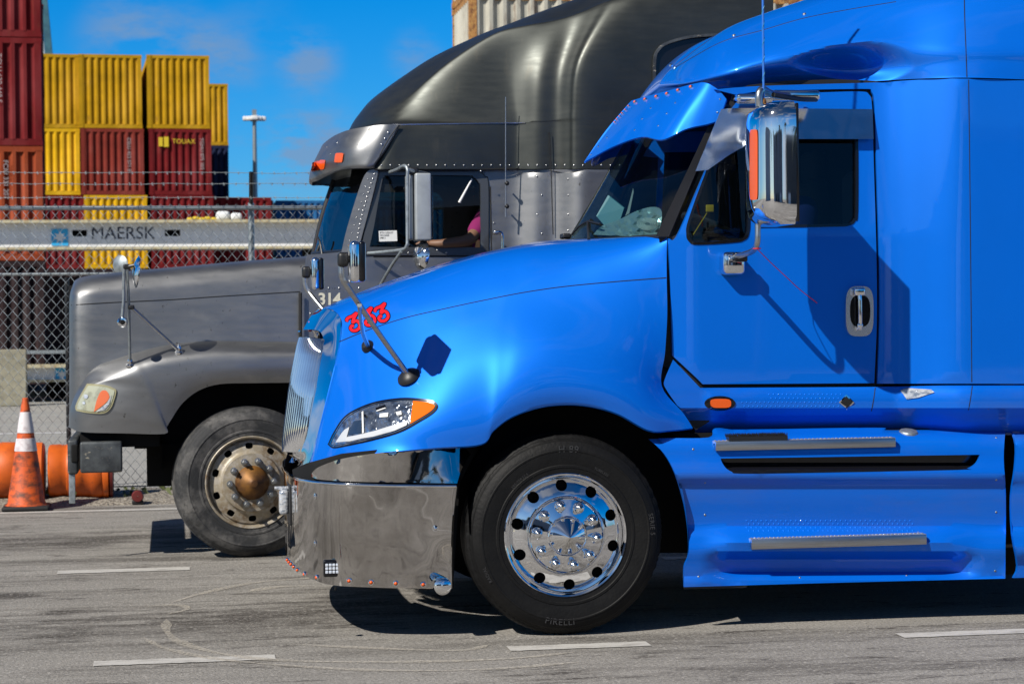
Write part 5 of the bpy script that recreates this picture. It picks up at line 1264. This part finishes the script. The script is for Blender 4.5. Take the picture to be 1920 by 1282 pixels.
# --- bumper
def gbx(x0, x1, y0, y1, Y0, Y1):
    a = P(x0, (y0+y1)/2, GY+Y0); b = P(x1, (y0+y1)/2, GY+Y0); zt_ = P((x0+x1)/2, y0, GY+Y0).z; zb_ = P((x0+x1)/2, y1, GY+Y0).z
    return ((a.x+b.x)/2, GY+(Y0+Y1)/2, (zt_+zb_)/2), (b.x-a.x, Y1-Y0, zt_-zb_)
M['bumpsteel'] = mat('scratched_bumper_steel', (.10, .11, .115), .55, .5, noise=[(9, (.05, .055, .06), .4, .6, S1), (14, (.4, .36, .28), .63, .68, (1, 1, 3)), (22, (.25, .15, .07), .68, .74, S1)])
c1_, s1b = gbx(150, 229, 828, 886, .0, .10); gbm = go('bumper', join(rbox(c1_, s1b, .015), rbox((gbx(124, 148, 818, 895, .05, 2.4)[0][0], GC, c1_[2]), (.07, 2.3, .24), .02)), 'bumpsteel')
c2_, s2b = gbx(133, 146, 834, 868, .02, .2); obj('bumper_slot', rbox(c2_, (s2b[0], .10, s2b[2]), .01), 'dark', gbm)
c2_, s2b = gbx(129, 141, 886, 944, .08, .12); obj('bumper_leg', rbox(c2_, (s2b[0], .02, s2b[2]), .004), 'galv', gbm)
c2_, s2b = gbx(150, 300, 812, 838, .15, .8); go('front_frame', join(box(c2_, (s2b[0], s2b[1], s2b[2])), box((c2_[0]+.35, GC, c2_[2]-.2), (.35, 1.5, .30))), 'dark')
go('chassis', join(box((gt.location.x+2.7, GY+.80, .85), (7.0, .09, .26)), box((gt.location.x+2.7, GY+1.64, .85), (7.0, .09, .26)), box((gt.location.x+.1, GC, 1.0), (1.5, .8, .8)), box((gt.location.x, GC, .5), (.14, 1.9, .12))), 'dark')
ln2 = sheet([(300,806),(340,745),(400,712),(572,706),(640,800),(640,880),(300,880)], lambda x, y: P(x, y, GY+.5), (), 40); pair_('wheel_housing', ln2, 'dark', GC)
arc2 = [[P(x, y, GY+.5), P(x, y, GY+.02)] for x, y in ((303,880),(308,812),(341,758),(371,735),(415,722),(480,720),(560,720),(620,760))]
pair_('wheel_liner', grid(arc2, 1, 3), 'dark', GC)
# --- wheel
Gw = P(471, 906, GY); tg, *_ = wheel(gt, (Gw.x, GY+.0, .52), -1, 'grey', steer=-.12); wheel(gt, (Gw.x, GY+2.44, .52), 1, 'grey')
for xx in (4.9, 6.2):
    for yy, s in ((.02, -1), (2.42, 1)): wheel(gt, (Gw.x+xx, GY+yy, .52), s, 'grey', simple=True)
# --- cab side and sleeper
def Yg(x, y):
    b = lerp([560, 700, 955, 968, 980, 1000, 1010, 1038, 1048, 1062, 1080, 1092], [.22, .19, .19, .185, .17, .13, .12, .112, .095, .055, .012, .0], x)
    if y < 317: b += 0
    return GY+b+.05*max(0, (460-y)/150)*lerp([900, 1090], [1, 0], x)*(1 if y > 317 else 1)
def gm(o=0): return lambda x, y: P(x, y, Yg(x, y)+o)
gw_o = sm([(693,463,1),(702,420),(716,342),(722,332),(732,329),(870,329),(888,332),(898,343),(901,358),(901,464,1)], 4)
low_o = [(575,478,1),(640,472),(665,465,1),(690,380),(703,320,1),(900,319),(1100,318),(1450,322,1),(1450,760,1),(563,760,1),(563,550,1)]
ls = sheet(sm(low_o, 3), gm(), [inset(gw_o, -14)], 12); LB = bvh(ls)
gcab = pair_('cab_shell', extr(ls, (0, .02, 0)), 'gunlow', GC)
# door panel outline, frame and glass
fo = inset(gw_o, -15)
df = go('window_frame', extr(sheet(fo, gm(-.014), [inset(gw_o, 0)], 9), (0, .03, 0)), mat('window_frame_grey', (.10, .105, .11), .35, .6))
obj('window_seal', extr(sheet(inset(gw_o, -16.5), gm(-.008), [inset(gw_o, -13.5)], 9), (0, .03, 0)), 'rubber', df)
obj('side_window', sheet([(690,464),(702,420),(716,342),(722,331),(732,328),(764,327),(764,465)], gm(.01), (), 30), 'sideglass', df)
obj('side_window', sheet([(766,327),(870,328),(889,331),(899,342),(902,358),(902,385),(766,392)], gm(.01), (), 30), 'sideglass', df)
g2 = sheet(inset(gw_o, -2), gm(.01), (), 30); go('far_window', mirrored(g2, GC), 'darkglass'); go('window_frame', mirrored(extr(sheet(inset(gw_o, -17), gm(-.014), [inset(gw_o, 0)], 9), (0, .03, 0)), GC), 'gunlow')
for pts in ([(700,481),(760,481),(905,480),(922,478)], [(563,549),(563,600),(563,660)], [(703,318),(850,318),(1000,317),(1200,318),(1400,320)], [(919,350),(921,460),(921,560)]):
    seam(gcab, pts, LB, .006 if pts[0][0] != 563 else .012, fall=GY+.18)
# riveted pillar
pil = sheet(sm([(640,473,1),(650,430),(672,358),(686,325),(700,318),(709,322,1),(704,345),(690,400),(676,452),(672,472,1)], 4), lambda x, y: P(x, y, GY+lerp([300, 475], [.20, .16], y)+lerp([640, 700], [.03, 0], x)), (), 9)
PBt = bvh(pil); pp = go('windscreen_pillar', extr(pil, (.03, .05, 0)), 'gunlow'); go('windscreen_pillar', mirrored(extr(pil, (.03, .05, 0)), GC), 'gunlow')
# windscreen
wn2 = [[(650,470,.22),(620,472,.6),(592,474,1.0),(586,475,1.22)], [(668,400,.23),(640,402,.6),(610,404,1.0),(603,405,1.22)], [(688,325,.25),(662,330,.6),(632,338,1.0),(624,341,1.22)]]
wg2 = grid(gnet(wn2), 6, 5); go('windscreen', gmir(wg2), 'gwind', weld=True)
go('windscreen_seal', tube([P(586, 476, GY+1.22), P(592, 475, GY+1.0), P(620, 473, GY+.6), P(652, 471, GY+.2)], .015, 8, 4), 'black'); go('windscreen_seal', tube([P(588, 474, GY+1.22), P(604, 405, GY+1.22), P(626, 338, GY+1.22)], .018, 8, 3), 'black')
go('wiper', join(tube([P(592, 480, GY+.95), P(598, 462, GY+.95), P(606, 452, GY+.95)], .009, 8, 3), tube([P(604, 478, GY+.7), P(600, 455, GY+.75), P(596, 445, GY+.8)], .007, 8, 3)), 'black')
# --- roof visor
v2t = [(748,234,.16),(720,234,.17),(679,239,.26),(650,245,.42),(628,254,.68),(613,264,.95),(606,270,1.22)]
v2b = [(700,314,.17),(682,315,.18),(655,316,.26),(632,320,.42),(610,329,.68),(592,338,.95),(583,340,1.22)]
v2m = [(724,276,.155),(700,276,.16),(664,278,.22),(636,284,.37),(611,295,.62),(594,305,.92),(587,309,1.22)]
v2l = [(702,306,.158),(684,307,.17),(656,308,.24),(632,312,.40),(608,322,.66),(589,331,.94),(581,333,1.22)]
vg2 = grid(gnet([v2b, v2l, v2m, v2t]), 5, 5); V2B = bvh(vg2)
gv = go('sun_visor', gmir(extr(vg2, (.01, .01, -.005))), 'gunlow', weld=True)
for (x, y, s_) in ((635,296,8),(603,309,6),(594,311,5),(588,313,4)):
    h_ = hitter(V2B, .016, GY+.5); o_ = mk(x, y, s_*.95, 9, 16, 6); o_ = [(a+(y-b)*.15, b) for a, b in o_]
    obj('marker_light', extr(sheet(o_, lambda a, b: h_(a, b), (), 5), (.01, .012, 0)), 'amber', gv)
# --- roof dome
yb_ = 318
dn_ = [
 [(690,316,.45),(700,317,.20),(760,317,.17),(860,317,.165),(955,317,.19),(978,317,.17),(1008,317,.12),(1042,317,.11),(1066,317,.05),(1090,317,.0),(1200,318,.0),(1450,320,.0)],
 [(700,262,.45),(726,262,.20),(770,262,.18),(862,262,.175),(955,262,.195),(978,262,.175),(1008,262,.12),(1042,262,.11),(1066,262,.05),(1090,262,.0),(1200,262,.0),(1450,262,.0)],
 [(712,240,.45),(733,236,.22),(776,234,.20),(864,233,.19),(955,232,.20),(978,231,.18),(1008,230,.12),(1042,230,.11),(1066,230,.05),(1090,230,.0),(1200,230,.0),(1450,230,.0)],
 [(688,238,.62),(728,231,.34),(776,227,.25),(866,226,.22),(953,225,.20),(978,223,.18),(1008,220,.12),(1042,216,.11),(1066,210,.05),(1090,210,.0),(1200,210,.0),(1450,210,.0)],
 [(675,241,.75),(728,228,.38),(770,205,.31),(852,172,.27),(940,145,.26),(976,140,.22),(1012,135,.145),(1048,130,.13),(1074,120,.06),(1100,110,.0),(1205,105,.0),(1450,105,.0)],
 [(668,243,.85),(723,222,.44),(765,189,.36),(839,127,.33),(927,73,.31),(985,58,.27),(1036,48,.24),(1080,35,.21),(1120,18,.14),(1155,8,.08),(1230,0,.05),(1450,-12,.05)],
 [(660,244,.98),(700,217,.62),(758,181,.44),(833,118,.42),(921,65,.40),(982,48,.36),(1036,38,.33),(1082,24,.30),(1125,6,.24),(1165,-6,.18),(1240,-16,.15),(1450,-30,.15)],
 [(656,244,1.12),(680,211,.95),(722,174,.85),(806,112,.85),(897,67,.85),(955,45,.80),(1012,24,.75),(1060,7,.70),(1105,-10,.65),(1150,-22,.60),(1230,-34,.55),(1450,-48,.50)],
 [(655,246,1.22),(677,209,1.22),(710,176,1.22),(797,117,1.22),(888,73,1.22),(948,51,1.22),(1003,29,1.22),(1050,13,1.22),(1095,0,1.22),(1140,-12,1.22),(1220,-24,1.22),(1450,-38,1.22)]]
dg_ = grid(gnet(dn_), 6, 6); dg_ = relax(dg_, 8*6+1, 3); GD = bvh(dg_)
dome_ = go('roof_fairing', gmir(dg_), 'gun', weld=True)
seam(dome_, [(747,235),(728,262),(712,292),(703,316)], bvh(join(dg_, vg2)), .004, fall=GY+.18)
rv1 = []
for i in range(30):
    x = 715+i*17.2; p, n = hitn(GD, x, 310, GY+.1); rv1.append(dome(p, n, .008, .7, 8))
for (x, y) in ((728,249),(722,260),(716,271),(632,268),(613,276),(619,289)):
    p, n = hitn(bvh(join(dg_, vg2)), x, y, GY+.2); rv1.append(dome(p, n, .010 if x > 700 else .006, .6, 8))
obj('rivets', join(*rv1), 'steel', dome_)
rv2 = []
for i in range(17):
    t = i/16; x = 706-34*t-4*math.sin(t*3); y = 327+136*t; p, n = hitn(PBt, x-4, y, GY+.18); rv2.append(dome(p, n, .0075, .7, 8))
for i in range(9):
    t = i/8; p, n = hitn(PBt, 690-34*t, 336+115*t, GY+.2); rv2.append(dome(p, n, .005, .7, 8))
obj('rivets', join(*rv2), 'steel', pp)
rv3 = []
for (x, y) in ((902,321),(908,326),(914,335),(926,418),(766,474),(790,469),(820,469),(837,474),(1007,331),(1016,366),(1007,402),(1016,438),(1065,336),(1065,366),(1065,402),(1065,432),(582,588),(597,540),(616,540),(636,540),(655,540),(673,540)):
    p, n = hitn(LB, x, y, GY+.1); rv3.append(dome(p, n, .0075, .7, 8))
obj('rivets', join(*rv3), 'steel', gcab)
# bright fold where the upper fairing steps over the cab
seam(dome_, [(735,234),(800,233),(900,231.5),(985,230.5)], GD, .006, 'steel', GY+.18, 'fold_edge', 6, .002)
# number
h5 = hitter(LB, .004, GY+.2)
nfm = lambda u, v, w: h5(596+u, 571-v)
go('number', text('314', 31, nfm, space=.92, bold=.8), 'cream', smooth=False)
# --- sleeper window behind the blue roof
so_ = sm([(1224,190,1),(1224,115),(1232,92),(1250,79),(1290,68),(1340,64),(1400,66,1),(1400,190,1)], 5)
hw = hitter(GD, .01, GY); sw_ = go('sleeper_window', extr(sheet(so_, lambda x, y: hw(x, y), [inset(so_, 5)], 9), (0, -.02, 0)), 'bumpsteel')
hw2 = hitter(GD, .004, GY); obj('window_glass', sheet(inset(so_, 6), lambda x, y: hw2(x, y), (), 20), 'gloss', sw_)
# --- rear end
xr = P(1432, 300, GY).x; go('sleeper_back', box((xr-.01, GC, P(1430, 300, GY).z-.2), (.04, 2.36, 2.9)), 'gun')
# --- door mirror
def gp(x, y, Y): return P(x, y, GY+Y)
mm1 = go('wing_mirror', rbox(((gp(776, 390, -.2).x+gp(806, 390, -.2).x)/2, GY-.20, gp(790, 389, -.2).z), (.11, .20, .46), .012), 'mirrorbox')
obj('mirror_edge', rbox((gp(769, 390, -.2).x, GY-.16, gp(790, 389, -.2).z), (.045, .12, .45), .012), 'mirrorbox', mm1)
obj('mirror_glass', rbox((gp(807.5, 390, -.2).x+.002, GY-.20, gp(790, 389, -.2).z), (.004, .18, .42), .001, 1), 'mirrorglass', mm1)
obj('mirror_frame', join(tube([gp(731, 323, .13), gp(745, 318, 0), gp(758, 311, -.2), gp(764, 318, -.25), gp(764, 340, -.25), gp(764, 440, -.25), gp(763, 460, -.25), gp(755, 468, -.2), gp(725, 472, 0), gp(690, 475, .15)], .012, 10, 4), tube([gp(752, 472, -.2), gp(730, 505, -.04), gp(706, 548, .18)], .011, 10, 3), tube([gp(764, 318, -.25), gp(780, 322, -.2), gp(800, 326, .1)], .012, 8, 3)), 'galv', mm1)
obj('mirror_pivot', join(rbox(gp(775, 321, -.2), (.07, .07, .05), .015), rbox(gp(794, 458, -.2), (.05, .06, .06), .02)), 'black', mm1)
cvx = gp(792, 480, -.2); spot = go('spot_mirror', lathe([(.001, .05), (.06, .042), (.09, .02), (.098, 0), (.09, -.006), (.001, -.008)], cvx, (-.92, -.38, .12), 24), 'chrome')
stk = go('door_sticker', sheet([(710,433),(744,432),(745,452),(711,453)], gm(.004), (), 20), 'white')
obj('sticker_text', text('IFTA USDOT\nVIN 0428\n34811', 6, lambda u, v, w: gm(.002)(712+u*.75, 438-v*.8)), 'gloss', stk, smooth=False)
go('rain_guard', tube([gm(-.004)(885, 336), gm(-.004)(874, 356), gm(-.004)(861, 380)], [.006, .010], 8), 'white')  # white tube standing in for the reflection on the rain guard
gh = go('grab_handle', join(tube([gp(926, 436, .12), gp(927, 436, .02), gp(941, 437, .02), gp(942, 470, .02), gp(941, 520, .02)], .011, 10, 3), rbox(gp(930, 437, .08), (.06, .06, .03), .01)), 'chrome')
# antennas on the cab wall
a1 = empty('cab_antenna', gp(948, 404, .08), 'thin whip antenna on two round mounts behind the grey truck door', 'antenna')
obj('whip', tube([gp(948, 407, .10), gp(948, 345, .10), gp(948, 182, .10)], [.006, .003], 8), 'steel', a1)
for y in (345, 388):
    p = gp(948, y, .16); obj('mount', join(tube([p, p+Vector((0, -.06, 0))], .006, 8), lathe([(.001, .017), (.012, .012), (.017, 0), (.012, -.012), (.001, -.017)], p+Vector((0, -.06, 0)), (0, 1, 0), 16)), 'black', a1)
tag(obj('wire_antenna', tube([gp(1037, 440, .09), gp(1034, 340, .09), gp(1030, 248, .09)], .0035, 6), 'black'), 'thinner black whip antenna further back on the grey truck wall', 'antenna')
# --- hood mirror on the fender
A_ = hitter(GALL, 0, GY+.1)
f1, f2 = A_(244, 684), A_(336, 660)
tp = gp(238, 500, -.22)
fm_ = go('fender_mirror', lathe([(.001, .03), (.05, .026), (.09, .012), (.110, 0), (.104, -.008), (.001, -.010)], gp(257, 510, -.24), (-.96, -.10, .10), 28), 'chrome')
obj('mirror_post', join(tube([f1, gp(243, 640, -.06), gp(241, 560, -.16), tp], .010, 10, 4), tube([tp+Vector((-.02, 0, 0)), gp(232, 560, -.18), gp(229, 596, -.16)], .011, 8, 3)), 'galv', fm_)
obj('mirror_strut', tube([gp(248, 577, -.15), f2+Vector((0, -.01, .01))], .011, 10), 'steel', fm_)
obj('mirror_arm', join(tube([tp, gp(254, 497, -.24)], .012, 8), rbox(tp, (.05, .03, .035), .01), rbox(gp(246, 576, -.15), (.045, .03, .03), .01)), 'black', fm_)
for fpt in (f1, f2): obj('post_foot', lathe([(.030, -.01), (.030, .004), (.018, .01), (.020, .03), (.012, .045), (.001, .06)], fpt, (0, -.3, 1), 18), 'chrome', fm_)
bp_ = gp(230, 604, -.16); obj('ball_joint', lathe([(.001, .03), (.028, .028), (.036, .01), (.03, -.01), (.012, -.02)], bp_, (0, -1, 0), 20), 'chrome', fm_); obj('ball_socket', lathe([(.001, .036), (.016, .034), (.018, .026)], bp_, (0, -1, 0), 16), 'dark', fm_)
# far side fender mirror glimpsed over the hood
go('far_mirror_back', lathe([(.001, .02), (.06, .016), (.08, 0), (.001, -.005)], gp(226, 497, 2.3), (-.6, -.7, 0), 20), 'galv')
# --- interior
gx = gp(700, 520, .5).x
obj('dashboard', rbox((gp(640, 490, .9).x+.1, GC, gp(640, 480, .9).z-.12), (.4, 2.0, .2), .05), 'black', gt)
sxx = gp(905, 500, .65).x; fzz = gp(850, 560, .6).z
obj('seat', join(rbox((sxx-.05, GY+.65, fzz-.02), (.5, .5, .16), .05), rbox((sxx+.22, GY+.65, fzz+.42), (.14, .5, .8), .06)), 'seat', gt)
obj('cab_bulkhead', box((gp(1000, 400, .3).x, GC, gp(1000, 380, .3).z-.2), (.03, 2.0, 2.2)), 'dark', gt)
obj('steering_wheel', lathe([(.22+.013*math.cos(a), .013*math.sin(a)) for a in [i*PI/4 for i in range(9)]], (gp(775, 450, .65).x, GY+.65, gp(775, 462, .65).z), (.6, 0, 1), 32), 'black', gt)
# --- driver
def skinbody(name, joints, bones, m, parent=None, sub=2, base=None):
    off = OFF[parent.name] if parent else Vector(base)
    me = bpy.data.meshes.new(name); me.from_pydata([tuple(Vector(j[:3])-off) for j in joints], bones, []); me.materials.append(M[m])
    o = bpy.data.objects.new(name, me); COL.objects.link(o)
    if parent: o.parent = parent
    else: o.location = off
    OFF[o.name] = off
    sk = o.modifiers.new('skin', 'SKIN'); sk.use_smooth_shade = True
    for i, j in enumerate(joints): me.skin_vertices[0].data[i].radius = (j[3], j[4] if len(j) > 4 else j[3])
    me.skin_vertices[0].data[0].use_root = True
    s = o.modifiers.new('sub', 'SUBSURF'); s.levels = sub; s.render_levels = sub
    return o
hx = sxx+.02; hy = GY+.62; hz = fzz+.10
sillz = gp(850, 468, .16).z
sh = Vector((hx-.05, GY+.36, sillz+.22)); el = gp(878, 452, .20); wr = gp(822, 458, .24); hnd = gp(800, 456, .30)
el.y = GY+.15; wr.y = GY+.15; hnd.y = GY+.20
J = [(hx, hy, hz, .15, .13), (hx+.04, hy, hz+.25, .13, .15), (hx+.06, hy, sillz+.22, .12, .17), (hx+.03, hy, sillz+.33, .05), (hx-.0, hy, sillz+.45, .085, .078), (hx-.0, hy, sillz+.55, .07),
     (sh.x, sh.y, sh.z, .058), (el.x, el.y, el.z, .046), (wr.x, wr.y, wr.z, .031), (hnd.x, hnd.y, hnd.z, .03, .02),
     (hx, hy+.24, sillz+.20, .06), (hx-.12, hy+.27, sillz-.02, .045), (hx-.38, hy+.15, sillz+.04, .033), (hx-.46, hy+.12, sillz+.07, .03, .02),
     (hx-.02, hy-.10, hz-.05, .085), (hx-.42, hy-.12, hz-.0, .065), (hx-.5, hy-.12, hz-.36, .045), (hx-.02, hy+.10, hz-.05, .085), (hx-.42, hy+.12, hz, .065), (hx-.5, hy+.12, hz-.36, .045)]
Bn = [(0, 1), (1, 2), (2, 3), (3, 4), (4, 5), (2, 6), (6, 7), (7, 8), (8, 9), (2, 10), (10, 11), (11, 12), (12, 13), (0, 14), (14, 15), (15, 16), (0, 17), (17, 18), (18, 19)]
prs = skinbody('person', J, Bn, 'skin', base=(hx, hy, hz-.1))
tag(prs, 'driver in a magenta shirt resting a bare forearm on the grey truck window sill', 'person')
shirt = skinbody('shirt', [(hx, hy, hz, .165, .145), (hx+.04, hy, hz+.25, .145, .165), (hx+.06, hy, sillz+.22, .135, .185), (hx+.04, hy, sillz+.29, .07), (sh.x, sh.y, sh.z, .075), tuple(sh.lerp(el, .80))+(.066,), (hx, hy+.24, sillz+.20, .075), (hx-.08, hy+.26, sillz+.05, .062)], [(0, 1), (1, 2), (2, 3), (2, 4), (4, 5), (2, 6), (6, 7)], 'pink', prs)
hair_ = rbox((hx+.015, hy, sillz+.55), (.20, .165, .15), .07); obj('hair', hair_, 'hair', prs)
face = []
fx_ = hx-.088
for s in (-1, 1): face.append(dome(Vector((fx_, hy+s*.032, sillz+.475)), (-1, 0, 0), .012, .5, 10))
obj('eyes', join(*face), 'white', prs); obj('nose', lathe([(.016, -.01), (.012, .012), (.004, .028), (.001, .03)], (fx_, hy, sillz+.445), (-1, 0, -.2), 10), 'skin', prs)
obj('mouth', rbox((fx_+.004, hy, sillz+.405), (.01, .045, .008), .003, 2), 'redpaint', prs)
for i in range(4):
    b0 = hnd+Vector((-.02, (i-1.5)*.018, -.0)); obj('finger', tube([b0, b0+Vector((-.035, 0, .004)), b0+Vector((-.06-.008*(i in (1, 2)), .0, -.012))], [.0095, .007], 8, 3), 'skin', prs)
b0 = hnd+Vector((.01, .03, .005)); obj('thumb', tube([b0, b0+Vector((-.025, .025, .0)), b0+Vector((-.045, .03, -.01))], [.011, .008], 8, 3), 'skin', prs)
